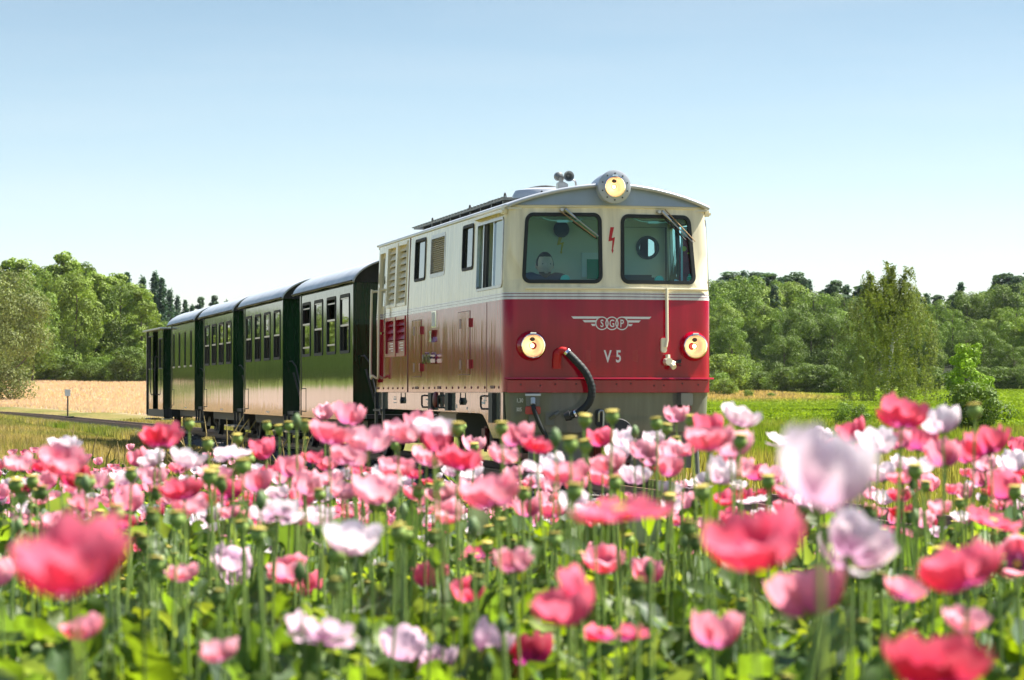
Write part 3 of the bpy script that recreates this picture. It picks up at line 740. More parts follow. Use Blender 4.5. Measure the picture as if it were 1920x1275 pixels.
# steps below the rear door
mb = MB()
for a in (8.55, 9.2): mb.box(-HW - 0.02, -HW + 0.02, a, a + 0.06, 0.3, 1.0)
mb.build('step_frame', 'grey_paint', loco)
for w in (0.42, 0.72):
    mb = MB(); mb.box(-HW - 0.05, -HW + 0.16, 8.57, 9.24, w, w + 0.03); mb.build('step', 'dark_metal', loco)

# roof: shallow arch, front visor, fascia
RW = 1.205
def roof_z(v): return EAVE + 0.012 + 0.25 * (1 - min(1, abs(v) / RW) ** 1.75) ** 0.9
def roof_pt(v, t, d=0.0):
    """t: 0 front lip .. 1 back lip"""
    vv = v * RW; fu = -BOW * (1 - v * v) - 0.02; 
    u = fu + (L + 0.06 - fu) * t
    return (vv, u)
mb = MB(); nv = 28; ts = [0, .004, .012, .03, .1, .25, .4, .55, .7, .85, .985, 1]
vs = []
for t in ts:
    for i in range(nv + 1):
        a = -1 + 2 * i / nv; a = math.sin(a * PI / 2)
        vv, u = roof_pt(a, t); z = roof_z(vv)
        drop = {0: 0.022, .004: 0.006}.get(t, 0); 
        if t > .99: drop = 0.05 * (1 - a * a)
        vs.append((vv, u, z - drop))
mb.add(vs, [(i * (nv + 1) + j, i * (nv + 1) + j + 1, (i + 1) * (nv + 1) + j + 1, (i + 1) * (nv + 1) + j) for i in range(len(ts) - 1) for j in range(nv)])
rf = mb.build('roof', 'roof_silver', loco, smooth=True)
so = rf.modifiers.new('thickness', 'SOLIDIFY'); so.thickness = 0.03; so.offset = -1
mb = MB(); lipp = []
for i in range(41):
    a_ = math.sin((-1 + 2 * i / 40) * PI / 2); vv, u = roof_pt(a_ * .995, 0); lipp.append((vv, u + .012, roof_z(vv) - .028))
mb.tube(lipp, 0.024, 10); mb.build('roof_lip', 'roof_silver', loco, smooth=True)
mb = MB(); n = 36   # front fascia under the visor
vs = []
for i in range(n + 1):
    a = -1 + 2 * i / n; v = a * 1.18; u = -BOW * (1 - (v / HW) ** 2) + 0.012
    vs += [(v, u + 0.0, EAVE), (v, u + 0.03, max(EAVE + 0.002, roof_z(v) - 0.02))]
mb.add(vs, [(2 * i, 2 * i + 2, 2 * i + 3, 2 * i + 1) for i in range(n)])
mb.build('roof_fascia', 'fascia_sky_tint', loco, smooth=True)
mb = MB(); n = 30; vs = []
for i in range(n + 1):
    v = (-1 + 2 * i / n) * 1.2; vs += [(v, L - 0.02, EAVE), (v, L - 0.02, max(EAVE + .002, roof_z(v) - .05))]
mb.add(vs, [(2 * i, 2 * i + 2, 2 * i + 3, 2 * i + 1) for i in range(n)]); mb.build('rear_fascia', 'roof_silver', loco)
mb = MB(); mb.box(-1.19, 1.19, 1.9, L - 0.05, 3.10, 3.13); mb.box(-1.18, 1.18, 0.0, 1.9, 3.10, 3.125); mb.build('ceiling', 'interior', loco)
# roof furniture: walkway, lifting rings, hatches, conduit
for (v, nm) in ((-0.62, 'roof_walkway'), (0.62, 'roof_walkway')):
    mb = MB(); z = roof_z(v)
    mb.box(v - 0.17, v + 0.17, 2.2, 8.6, z + 0.02, z + 0.045)
    for u in np.arange(2.3, 8.6, 0.7): mb.box(v - 0.15, v + 0.15, u, u + 0.05, z - 0.03, z + 0.02)
    for u in np.arange(2.2, 8.6, 0.22): mb.box(v - 0.18, v - 0.16, u, u + 0.12, z + 0.045, z + 0.06)
    mb.build(nm, 'grey_paint', loco)
for u in (2.9, 5.2, 8.0):
    for v in (-0.62,):
        n = 16; z = roof_z(v) + 0.10
        mb = MB(); mb.tube([(v, u + 0.055 * math.cos(2 * PI * k / n), z + 0.055 * math.sin(2 * PI * k / n)) for k in range(n + 1)], 0.009, 6, cap=False); mb.box(v - .02, v + .02, u - .03, u + .03, z - .1, z - .05); mb.build('lifting_ring', 'dark_metal', loco, smooth=True)
for u, r in ((2.0, 0.42), (4.2, 0.32)):
    mb = MB(); z = roof_z(-0.2); vs = []
    mb.lathe([(r, -0.02), (r, 0.03), (r * .92, 0.09), (r * .6, 0.12), (0, 0.13)], Matrix.Translation((-0.2, u + r, z)), 24); mb.build('roof_hatch', 'roof_silver', loco, smooth=True)
    mb = MB(); mb.tube(catmull([(-0.55, u + r, z), (-0.5, u + r, z + .09), (-0.2, u + r, z + 0.15), (0.1, u + r, z + .09), (.2, u + r, z)], 5), 0.015, 6); mb.build('hatch_strap', 'dark_metal', loco, smooth=True)
mb = MB(); mb.tube([(-0.66, 0.6, roof_z(-.66) + .02), (-0.45, 1.5, roof_z(-.45) + .02), (-0.45, 2.2, roof_z(-.45) + .02), (-0.45, 8.8, roof_z(-.45) + .025)], 0.014, 6); mb.tube([(-.2, 0.9, roof_z(-.2) + .03), (-0.3, 1.3, roof_z(-.3) + .015), (-0.6, 2.2, roof_z(-.6) + .02)], 0.01, 6); mb.build('conduit', 'dark_metal', loco, smooth=True)
for u in (5.9, 6.9):
    mb = MB(); z = roof_z(-.3); mb.box(-0.5, 0.5, u, u + .55, z - .03, z + .055); mb.build('vent_cover', 'grey_paint', loco, bevel=0.02)
# horn: two bells and valve body
YR = Matrix.Rotation(PI / 2, 4, 'X')     # lathe axis z -> -y (towards the front)
mb = MB()
mb.lathe([(0.0, -0.28), (0.022, -0.28), (0.022, -0.12), (0.026, -0.05), (0.045, 0.0), (0.062, 0.015), (0.064, 0.02), (0.056, 0.018), (0.040, 0.0), (0.022, -0.05), (0.0, -0.06)], Matrix.Translation((-0.255, 0.95, 3.565)) @ YR, 24)
mb.lathe([(0.0, 0.02), (0.02, 0.02), (0.05, 0.0), (0.055, -0.05), (0.035, -0.1), (0.0, -0.1)], Matrix.Translation((-0.335, 1.1, 3.575)) @ YR, 20)
hr_ = mb.build('horn', 'horn_grey', loco, smooth=True)
mb = MB(); mb.box(-0.37, -0.27, 1.0, 1.12, 3.40, 3.50); mb.box(-0.35, -0.30, 1.02, 1.08, 3.36, 3.56); mb.box(-0.28, -0.24, 1.03, 1.08, 3.43, 3.49); mb.build('horn_valve', 'steel', hr_, bevel=0.01)
mb = MB(); mb.tube(catmull([(-0.19, 1.05, 3.53), (-0.155, 1.05, 3.52), (-0.14, 1.05, 3.47), (-0.14, 1.05, 3.38)], 5), 0.012, 6); mb.build('air_pipe', 'steel', hr_, smooth=True)

# headlights: reflector bowl, bulb, dark shield, glass, chrome bezel, housing
def lamp(v, w, off, r, rh, housing_mat, cowl=None):
    base = MF(v, w, 0.0); Mx = Matrix.Translation((base.x, base.y - off, base.z)) @ YR
    mb = MB()
    if cowl: mb.lathe(cowl, Mx, 32)
    else: mb.lathe([(rh * 1.22, -off - 0.03), (rh * 1.20, -off + 0.012), (rh * 1.10, -off + 0.045), (rh, -0.02), (rh * 0.97, 0.0), (r * 1.02, 0.006), (r * 1.0, -0.01)], Mx, 36)
    h = mb.build('headlight', housing_mat, loco, smooth=True)
    mb = MB(); mb.lathe([(r * 0.98, -0.02), (r * 0.99, 0.012), (r * 1.03, 0.022), (r * 1.10, 0.020), (r * 1.12, 0.004), (r * 1.12, -0.02)], Mx, 36); mb.build('bezel', 'chrome', h, smooth=True)
    mb = MB(); mb.lathe([(r * 0.98, 0.0), (r * 0.9, -0.03), (r * 0.68, -0.065), (r * 0.35, -0.088), (0.001, -0.095)], Mx, 36); mb.build('reflector', 'lamp_reflector', h, smooth=True)
    mb = MB(); mb.lathe([(0.001, -0.03), (r * .13, -0.035), (r * .2, -0.05), (r * .2, -0.07), (r * .12, -0.09)], Mx, 16); mb.build('bulb', 'lamp_bulb', h, smooth=True)
    mb = MB(); mb.lathe([(r * 0.20, -0.045), (r * 0.27, -0.045), (r * .27, -0.052), (r * .2, -0.052)], Mx, 20); mb.build('bulb_ring', 'lamp_dark', h, smooth=True)
    mb = MB(); mb.lathe([(0.001, 0.0), (r * .14, -0.002), (r * .19, -0.008)], Mx @ Matrix.Translation((0, r * 0.58, -0.03)) @ Matrix.Scale(1.3, 4, (1, 0, 0)), 16); mb.build('marker_bulb', 'lamp_dark', h, smooth=True)
    mb = MB(); mb.lathe([(r * 0.99, 0.004), (r * .8, 0.014), (r * .5, 0.02), (0.001, 0.023)], Mx, 36); mb.build('lens', 'lamp_glass', h, smooth=True)
    mb = MB(); mb.box(-0.035, 0.035, r * 1.06, r * 1.20, -0.03, 0.024, M=Mx); mb.build('clip', 'chrome', h, bevel=0.004)
    return h
lamp(-0.93, 1.53, 0.09, 0.128, 0.143, 'front_red')
lamp(1.0, 1.53, 0.09, 0.128, 0.143, 'front_red')
cowl = [(0.02, -1.05), (0.10, -0.95), (0.155, -0.6), (0.18, -0.3), (0.185, -0.1), (0.185, -0.03), (0.192, -0.03), (0.192, -0.01), (0.17, 0.0), (0.12, 0.004), (0.12, -0.01)]
h = lamp(0.0, 3.355, 0.20, 0.113, 0.15, 'roof_silver', cowl)
mb = MB()
for k in range(10):
    a = 2 * PI * k / 10 + .3; b_ = MF(0, 3.355, 0.0); mb.lathe([(0.010, -0.005), (0.009, 0.004), (0, 0.006)], Matrix.Translation((0.153 * math.cos(a) + b_.x, b_.y - 0.202, 3.355 + 0.153 * math.sin(a))) @ YR, 8)
mb.build('bolt_ring', 'dark_metal', h)

# wipers with arm, blade and tension rod
for (v0, w0, v1, w1) in ((-0.565, 3.105, -0.165, 2.79), (0.615, 3.095, 1.00, 2.735)):
    mb = MB(); a = MF(v0, w0, 0.03); b = MF(v1, w1, 0.05); d = (b - a)
    mb.tube([MF(v0 - 0.03, w0 - 0.01, 0.0), MF(v0 - 0.03, w0 - 0.01, 0.055)], 0.02, 10); 
    mb.tube([a, a + d * 0.02, a + d * .3, a + d * .32], [0.01, 0.024, 0.014, 0.008], 8)
    wpr = mb.build('wiper', 'steel', loco, smooth=True)
    mb = MB(); mb.tube([a + d * .3, b], 0.007, 6); mb.build('arm', 'steel', wpr, smooth=True)
    mb = MB(); o_ = Vector((-0.055, 0, -0.02)) if v0 < 0 else Vector((0.045, 0, 0.02)); mb.tube([a + o_, b + o_ * .6], 0.006, 6); mb.build('tension_rod', 'wood_light', wpr, smooth=True)
    mb = MB(); q = Vector((-0.01, 0.03, -0.035)); c0 = a + d * (.30 if v0 < 0 else .34) + q * 1.4; c1 = b + q * .8
    if v0 > 0: c0 = MF(v0 + 0.02, w0 - 0.06, 0.02); c1 = MF(v0 + 0.30, w0 - 0.33, 0.02)
    nrm_ = (c1 - c0).normalized(); mb.tube([c0, c1], 0.012, 5); mb.build('blade', 'black_rubber', wpr)
# white wiper air pipe, its bracket and the brake valve below
mb = MB(); mb.tube([MF(0.655, 2.20, 0.035), MF(0.655, 1.60, 0.035), MF(0.64, 1.52, 0.035)], 0.019, 8); pp = mb.build('white_pipe', 'cream_paint', loco, smooth=True)
mb = MB(); slab(mb, MF, rrect(0.585, 0.655, 1.455, 1.625, 0.03), 0, 0.03); mb.build('bracket', 'cream_paint', pp)
mb = MB(); mb.tube([MF(0.66, 1.35, 0), MF(0.66, 1.35, 0.09)], 0.045, 12); mb.tube([MF(0.62, 1.36, 0.05), MF(0.74, 1.33, 0.06)], 0.03, 10); mb.tube([MF(0.66, 1.36, 0.05), MF(0.66, 1.43, 0.04)], 0.028, 8); mb.tube([MF(0.69, 1.33, 0.05), MF(0.71, 1.285, 0.11)], [0.03, 0.034], 10)
bv = mb.build('air_valve', 'cream_paint', loco, smooth=True)
mb = MB(); mb.tube([MF(0.77, 1.35, 0.03), MF(0.82, 1.35, 0.04)], 0.02, 8); mb.tube([MF(0.80, 1.37, 0.03), MF(0.84, 1.375, 0.03)], 0.006, 5); mb.tube([MF(0.80, 1.31, 0.03), MF(0.83, 1.31, 0.03)], 0.006, 5); mb.build('valve_lever', 'dark_metal', bv)
# heating hose: red elbow, ribbed black hose, end coupling
mb = MB(); mb.tube(catmull([MF(-0.645, 1.27, 0.06), MF(-0.645, 1.36, 0.07), MF(-0.635, 1.44, 0.09), MF(-0.60, 1.475, 0.11), MF(-0.55, 1.465, 0.13)], 6), [0.05 if i < 14 else 0.042 for i in range(25)], 14); mb.build('red_elbow_pipe', 'red_print', loco, smooth=True)
hp = catmull([MF(-0.54, 1.455, 0.13), MF(-0.46, 1.37, 0.17), MF(-0.34, 1.22, 0.2), MF(-0.275, 1.05, 0.2), MF(-0.29, 0.91, 0.19), MF(-0.36, 0.81, 0.17), MF(-0.47, 0.745, 0.14), MF(-0.53, 0.725, 0.12)], 16)
mb = MB(); mb.tube(hp, [0.044 + 0.0016 * math.sin(i * 1.55) for i in range(len(hp))], 14); hs = mb.build('heating_hose', 'black_rubber', loco, smooth=True)
mb = MB(); mb.tube([MF(-0.545, 1.462, 0.128), MF(-0.525, 1.44, 0.137)], 0.053, 14); mb.tube([MF(-0.44, 0.76, 0.147), MF(-0.46, 0.75, 0.143)], 0.053, 14); mb.build('hose_clip', 'chrome', hs, smooth=True)
mb = MB(); mb.tube([MF(-0.50, 0.735, 0.13), MF(-0.56, 0.715, 0.11)], [0.06, 0.05], 12); mb.tube([MF(-0.52, 0.73, 0.12), MF(-0.52, 0.69, 0.12)], 0.03, 8); mb.build('hose_coupling', 'dark_metal', hs, smooth=True)
mb = MB(); slab(mb, MF, box2(-0.77, -0.67, 0.62, 0.76), -0.03, -0.015); mb.tube([MF(-.72, .70, -.02), MF(-.66, .74, .04), MF(-.62, .77, .03)], .02, 8); mb.build('hose_holder', 'grey_paint', loco)
# socket boxes and marker lamps
mb = MB(); slab(mb, MF, rrect(-0.99, -0.84, 0.84, 0.975, 0.015), -0.03, 0.09); sb_ = mb.build('socket_box', 'grey_paint', loco)
mb = MB(); slab(mb, MF, box2(-1.0, -0.83, 0.955, 0.98), -0.03, 0.11); mb.tube([MF(-.915, .93, .09), MF(-.915, .86, .12)], 0.028, 8); mb.build('socket_lid', 'roof_silver', sb_)
mb = MB(); slab(mb, MF, rrect(-1.0, -0.83, 0.745, 0.835, 0.02), -0.03, 0.08); mb.build('marker_lens', 'marker_red', sb_)
mb = MB(); slab(mb, MF, box2(-0.96, -0.88, 0.62, 0.74), -0.03, 0.05); mb.build('lower_bracket', 'grey_paint', sb_)
cb = catmull([MF(-.915, .85, .12), MF(-.90, .78, .15), MF(-.84, .62, .15), MF(-.77, .48, .13), MF(-.75, .34, .10), MF(-.78, .24, .05)], 10)
mb = MB(); mb.tube(cb, 0.026, 10); mb.build('control_cable', 'black_rubber', loco, smooth=True)
mb = MB(); slab(mb, MF, rrect(0.80, 0.945, 0.845, 0.985, 0.02), -0.03, 0.10); ml = mb.build('marker_lamp', 'grey_paint', loco)
mb = MB(); slab(mb, MF, rrect(0.80, 0.93, 0.775, 0.84, 0.015), -0.03, 0.09); mb.build('lens', 'marker_red', ml)
mb = MB()
for k in range(4): slab(mb, MF, box2(0.81 + k * .035, 0.817 + k * .035, 0.775, 0.84), 0.09, 0.096)
slab(mb, MF, box2(.80, .93, .805, .811), .09, .097); mb.build('lens_guard', 'dark_metal', ml)
mb = MB(); slab(mb, MF, rrect(-0.19, -0.09, 0.60, 0.80, 0.04), -0.03, 0.03); hk = mb.build('hook_plate', 'dark_metal', loco)
mb = MB(); mb.tube(catmull([MF(-.165, .66, .05), MF(-.165, .76, .06), MF(-.14, .785, .06), MF(-.115, .76, .06), MF(-.115, .60, .06)], 5), 0.013, 8); mb.build('lifting_shackle', 'steel', hk, smooth=True)
# coupler, buffer beam, rail guards
mb = MB(); mb.box(-1.0, 1.0, 0.02, 0.3, 0.36, 0.55); mb.build('buffer_beam', 'grey_paint', loco, bevel=0.01)
mb = MB(); mb.lathe([(0.0, 0.02), (0.17, 0.02), (0.18, 0.0), (0.16, -0.05), (0.06, -0.08), (0.055, -0.5)], Matrix.Translation((0, -0.45, 0.52)) @ YR @ Matrix.Scale(1.0, 4), 24); mb.build('buffer', 'dark_metal', loco, smooth=True)
mb = MB(); mb.box(-0.06, 0.06, -0.4, 0.1, 0.44, 0.52); mb.tube(catmull([(0.1, -.25, .45), (.16, -.35, .38), (.2, -.3, .25), (.17, -.2, .2)], 5), .022, 8); mb.build('coupling_hook', 'steel', loco)
for x0_, x1_ in ((-.95, -.25), (.25, .98)):
    mb = MB(); mb.box(x0_, x1_, -0.02, 0.02, 0.12, 0.42); mb.build('rail_guard', 'grey_paint', loco)
mb = MB(); mb.tube([(1.02, -.05, .6), (1.04, -.08, .05)], .03, 8); mb.build('brake_pipe', 'grey_paint', loco, smooth=True)
mb = MB(); mb.box(-0.95, 0.95, 0.3, L - 0.1, 0.85, 1.02); mb.box(-0.6, 0.6, 3.6, 5.7, 0.3, 0.86); mb.build('underframe', 'dark_metal', loco)
mb = MB(); mb.box(-1.05, -0.6, 3.9, 5.2, 0.42, 0.74); mb.build('fuel_tank', 'grey_paint', loco, bevel=.02)
# bogies
def wheel(parent, v, u, r, mat, side):
    Mx = Matrix.Translation((v, u, r)) @ Matrix.Rotation(side * PI / 2, 4, 'Y')
    mb = MB(); mb.lathe([(0.06, 0.09), (0.08, 0.05), (r * .75, 0.03), (r * .8, 0.06), (r - .01, 0.06), (r, 0.05), (r, -0.02), (r + .025, -0.03), (r + .025, -.05), (r * .8, -.05), (.05, -.04)], Mx, 28); o = mb.build('wheel', mat, parent, smooth=True); return o
for uc_ in (1.75, 7.35):
    mb = MB()
    for s_ in (-1, 1):
        mb.box(s_ * 0.72 - .04, s_ * 0.72 + .04, uc_ - 1.25, uc_ + 1.25, 0.42, 0.62)
        for du in (-0.85, 0.85):
            mb.box(s_ * 0.76 - .09, s_ * 0.76 + .09, uc_ + du - .13, uc_ + du + .13, .28, .52)
    mb.box(-.7, .7, uc_ - .12, uc_ + .12, .45, .62)
    bg_ = mb.build('bogie', 'dark_metal', loco, bevel=.01)
    for du in (-0.85, 0.85):
        for s_ in (-1, 1):
            wheel(bg_, s_ * 0.40, uc_ + du, 0.42, 'wheel_red', s_)
            mb = MB(); mb.box(s_ * 0.93 - .03, s_ * .93 + .03, uc_ + du - 0.13, uc_ + du + 0.13, 0.26, 0.58); mb.build('crank', 'wheel_red', bg_, bevel=0.03)
        for s_ in (-1, 1):
            for k in (-.25, .25):
                n = 28; mb = MB(); mb.tube([(s_ * .74 + .05 * math.cos(j * .9), uc_ + du + k + .05 * math.sin(j * .9), .62 + j * .008) for j in range(n)], .012, 5); mb.build('spring', 'dark_metal', bg_, smooth=True)

# cab interior
mb = MB(); mb.box(-1.17, 1.17, 0.05, 1.42, 1.10, 1.16); mb.build('cab_floor', 'interior_dark', loco)
mb = MB(); pw = box2(-1.19, 1.19, 1.0, 3.14)
def MW(v, w, off=0): return Vector((v, 1.78 - off, w))
circ = [(0.93 + .115 * math.cos(2 * PI * k / 24), 2.77 + .115 * math.sin(2 * PI * k / 24)) for k in range(24)]
sheet(mb, MW, pw, [circ]); mb.build('cab_partition', 'interior', loco, auto=True)
mb = MB(); ring(mb, MW, [(0.93 + .108 * math.cos(2 * PI * k / 24), 2.77 + .108 * math.sin(2 * PI * k / 24)) for k in range(24)], [(0.93 + .145 * math.cos(2 * PI * k / 24), 2.77 + .145 * math.sin(2 * PI * k / 24)) for k in range(24)], -.01, .02); ring(mb, MW, offset_poly(box2(0.62, 1.17, 1.2, 3.02), -.012), box2(0.62, 1.17, 1.2, 3.02), 0, .006); mb.build('porthole_rim', 'desk', loco, smooth=True)
mb = MB(); mb.box(0.95, 1.05, 2.2, 2.24, 2.5, 3.05); mb.build('engine_room_post', 'desk', loco)
mb = MB(); mb.lathe([(0.001, .02), (.09, .02), (.10, 0)], Matrix.Translation((-0.16, 1.74, 2.98)) @ YR, 24); mb.build('air_duct', 'desk', loco)
mb = MB(); slab(mb, MW, box2(0.10, 0.50, 2.40, 2.70), 0, .03); mb.build('cupboard', 'white_print', loco)
mb = MB(); slab(mb, MW, box2(0.16, 0.46, 2.38, 2.62), .03, .04); mb.build('green_notice', 'green_item', loco)
mb = MB(); flat(mb, MW, [(-.17 + x * 1.1, 2.80 + (y - 2.75) * .8) for x, y in bolt], .004); mb.build('partition_arrow', 'yellow_item', loco)
mb = MB(); mb.box(-1.1, 1.1, 0.0, 0.42, 1.9, 2.20); mb.box(-1.1, 1.1, 0.35, 0.42, 1.16, 1.95); mb.build('control_desk', 'desk', loco, bevel=.02)
for v in (-0.50, 0.62):
    mb = MB(); mb.lathe([(0.001, .03), (.052, .03), (.056, .0), (.02, -.02), (.02, -.12)], Matrix.Translation((v, 0.08, 2.30)) @ YR, 24); mb.build('gauge', 'disc_green', loco, smooth=True)  # round green discs, one behind each windscreen
for v in (-0.57, 0.56):
    mb = MB(); mb.tube(catmull([MF(v - .27, 3.03, -.1), MF(v - .17, 2.985, -.1), MF(v, 2.97, -.1), MF(v + .17, 2.975, -.1), MF(v + .24, 3.0, -.1)], 6), .006, 6); mb.build('visor_rail', 'white_print', loco, smooth=True)
    mb = MB(); slab(mb, MF, rrect(v - .07, v + .07, 2.955, 2.985, .01, 2), -.11, -.085); mb.build('visor_clip', 'white_print', loco)
mb = MB(); mb.box(.30, .86, 0.95, 1.05, 2.05, 2.32); mb.box(.38, .80, .94, 1.06, 2.30, 2.40); mb.box(.33, .83, 0.55, 1.0, 2.0, 2.06); mb.build('spare_seat', 'desk', loco, bevel=.03)
mb = MB(); mb.box(-.85, -.30, 1.18, 1.26, 1.7, 2.25); mb.box(-.83, -.32, 0.75, 1.2, 1.62, 1.72); mb.box(-.6, -.54, .95, 1.0, 1.16, 1.64); mb.build('driver_seat', 'desk', loco, bevel=.03)
# things standing in the right-hand windscreen: top-level, they rest in the cab, save a reflection shaped as strands
def in_cab(name, label, cat, local):
    e = loco.matrix_basis @ Vector(local)
    return empty(name, e, TH, label, cat)
t = in_cab('hanging_coat', 'dark red coat with yellow patch hanging inside the right windscreen', 'coat', (0.95, 0.12, 2.25))
mb = MB(); vs = []; n = 12
for j in range(9):
    z = 0.55 * j / 8; w_ = 0.075 * (1.1 - .5 * j / 8)
    for k in range(n): a = 2 * PI * k / n; vs.append((w_ * math.cos(a) * (1 + .2 * math.sin(3 * a + j)), .05 * math.sin(a), z))
mb.add(vs, [(j * n + k, j * n + (k + 1) % n, (j + 1) * n + (k + 1) % n, (j + 1) * n + k) for j in range(8) for k in range(n)]); mb.build('cloth', 'coat_red', t, smooth=True)
mb = MB(); mb.lathe([(0.001, .01), (.03, .0)], Matrix.Translation((-.03, -.06, .42)) @ YR, 14); mb.box(.01, .06, -.065, -.06, .36, .375); mb.build('patch', 'yellow_item', t)
mb = MB(); mb.box(-.045, .045, -.02, .02, .55, .68); mb.box(-.07, -.045, -.07, -.05, .02, .62); mb.build('hanger', 'white_print', t, bevel=.01)
t = in_cab('spray_bottle', 'pale spray bottle with green cap standing inside the right windscreen corner', 'bottle', (0.97, -0.0, 2.2))
mb = MB(); mb.lathe([(0.0, 0), (.033, 0), (.035, .01), (.035, .12), (.03, .14), (.015, .15)], Matrix(), 20); mb.build('can', 'white_print', t, smooth=True)
mb = MB(); mb.lathe([(.035, .10), (.037, .10), (.037, .125), (.03, .142)], Matrix(), 20); mb.lathe([(.016, .15), (.016, .17), (0, .175)], Matrix(), 12); mb.build('cap', 'green_item', t, smooth=True)
t = in_cab('green_box', 'open green box with papers lying behind the right windscreen', 'box', (0.74, 0.05, 2.2))
mb = MB(); mb.box(-.08, .1, -.03, .1, 0, .08); mb.build('tray', 'green_item', t, bevel=.005)
mb = MB(); mb.box(-.12, .14, -.08, -.05, 0, .012); mb.box(.02, .1, -.02, .03, .08, .13, M=Matrix.Rotation(.4, 4, 'Y')); mb.build('papers', 'white_print', t)
t = in_cab('reflection_strands', 'brown strands shaped as trees reflected in the right windscreen', 'reflection', (0.85, 0.18, 2.2))  # mirrored trees in the windscreen, modelled as thin brown strands
mb = MB()
for k in range(60):
    a = random.uniform(-.5, .15); h_ = random.uniform(.2, .55); p0 = Vector((random.uniform(-.08, .03), random.uniform(-.03, .03), 0)); tip = p0 + Vector((h_ * .1 + a * .08, random.uniform(-.05, .05), h_ * (1 + a * .8)))
    w_ = Vector((.008, 0, 0)); mb.add([p0 - w_, p0 + w_, tip], [(0, 1, 2)])
g_ = mb.build('stems', 'straw', t)

# driver: one continuous skinned body, seated, looking ahead
def skinned(name, joints, edges, mat, parent, sub=2, root=0):
    me = bpy.data.meshes.new(name); me.from_pydata([j[0] for j in joints], edges, []); o = bpy.data.objects.new(name, me); link(o, parent)
    me.materials.append(MATS[mat])
    sk = o.modifiers.new('skin', 'SKIN'); sk.use_smooth_shade = True
    for i, j in enumerate(joints):
        v = me.skin_vertices[0].data[i]; v.radius = j[1] if isinstance(j[1], tuple) else (j[1], j[1]); v.use_root = (i == root)
    ss = o.modifiers.new('sub', 'SUBSURF'); ss.levels = sub; ss.render_levels = sub
    return o
pe = loco.matrix_basis @ Vector((-0.57, 0.90, 1.625))
person = empty('person', pe, TH, 'man with short dark hair and beard in dark shirt driving behind the left windscreen', 'person')
person.scale = (1.22, 1.22, 1.22)
J = [((0, 0.05, 0.02), (.15, .12)), ((0, 0.03, 0.18), (.145, .11)), ((0, 0.0, 0.36), (.155, .11)), ((0, 0.0, 0.56), (.12, .10)), ((0, -.01, 0.60), (.056, .056)), ((0, -.02, 0.63), (.056, .056)),
     ((-.21, 0, .585), (.078, .075)), ((-.25, -.03, .24), (.05, .05)), ((-.20, -.28, .20), (.04, .04)), ((.21, 0, .585), (.078, .075)), ((.26, -.05, .25), (.05, .05)), ((.22, -.32, .24), (.04, .04)),
     ((-.12, -.38, .0), (.085, .085)), ((-.12, -.42, -.38), (.055, .055)), ((.12, -.38, .0), (.085, .085)), ((.12, -.42, -.38), (.055, .055)), ((-.12, -.50, -.50), (.04, .035)), ((.12, -.50, -.50), (.04, .035))]
E = [(0, 1), (1, 2), (2, 3), (3, 4), (4, 5), (3, 6), (6, 7), (7, 8), (3, 9), (9, 10), (10, 11), (0, 12), (12, 13), (13, 16), (0, 14), (14, 15), (15, 17)]
skinned('body', J, E, 'shirt', person)
def head_mesh(name, mat, fn, parent, nu=28, nv=20):
    vs = []; fs = []
    for j in range(nv + 1):
        for i in range(nu):
            th = PI * j / nv; ph = 2 * PI * i / nu; vs.append(fn(th, ph))
    fs = [(j * nu + i, j * nu + (i + 1) % nu, (j + 1) * nu + (i + 1) % nu, (j + 1) * nu + i) for j in range(nv) for i in range(nu)]
    mb = MB(); mb.add(vs, fs); return mb.build(name, mat, parent, smooth=True)
HC = Vector((0.0, -.05, 0.715))
def headf(th, ph, grow=0.0):
    d = Vector((math.sin(th) * math.cos(ph), math.sin(th) * math.sin(ph), math.cos(th)))   # face looks to -y
    rx, ry, rz = .082, .102, .124
    if d.z < 0: rx *= 1 + d.z * .28; ry *= 1 + d.z * .10
    p = Vector((d.x * rx, d.y * ry, d.z * rz))
    if d.y < -.3:
        p.y -= .020 * math.exp(-((d.x / .13) ** 2 + ((d.z + .12) / .22) ** 2))      # nose
        p.y += .010 * math.exp(-(((abs(d.x) - .38) / .16) ** 2 + ((d.z - .08) / .12) ** 2))   # eye sockets
        p.y -= .006 * math.exp(-((d.x / .3) ** 2 + ((d.z + .52) / .1) ** 2)) ; p.y -= .008 * math.exp(-((d.x / .25) ** 2 + ((d.z + .85) / .15) ** 2))
    return HC + p * (1 + grow)
hd = head_mesh('head', 'skin', headf, person)
def hairf(th, ph):
    d = Vector((math.sin(th) * math.cos(ph), math.sin(th) * math.sin(ph), math.cos(th)))
    line = .66 if d.y < -.25 else (-.15 if abs(d.x) > .5 and d.y < .3 else -.45)
    g = .055 + .02 * math.sin(ph * 9) * math.sin(th * 7) if d.z > line else -.06
    return headf(th, ph, g)
head_mesh('hair', 'hair', hairf, person)
def beardf(th, ph):
    d = Vector((math.sin(th) * math.cos(ph), math.sin(th) * math.sin(ph), math.cos(th)))
    return headf(th, ph, .05 if (d.z < -.52 and d.y < .1 and not (abs(d.x) < .22 and -.6 < d.z < -.44)) else -.05)
head_mesh('beard', 'beard', beardf, person)
mb = MB()
for s_ in (-1, 1):
    mb.lathe([(0, .016), (.014, .012), (.017, 0), (.012, -.01)], Matrix.Translation(HC + Vector((s_ * .078, .01, -.005))) @ Matrix.Rotation(s_ * PI / 2, 4, 'Y') @ Matrix.Scale(1.6, 4, (1, 0, 0)), 12)
mb.build('ears', 'skin', hd, smooth=True)
mb = MB()
for s_ in (-1, 1): mb.lathe([(0, .004), (.008, .002), (.010, 0)], Matrix.Translation(HC + Vector((s_ * .030, -.083, .010))) @ YR @ Matrix.Scale(1.4, 4, (1, 0, 0)), 10)
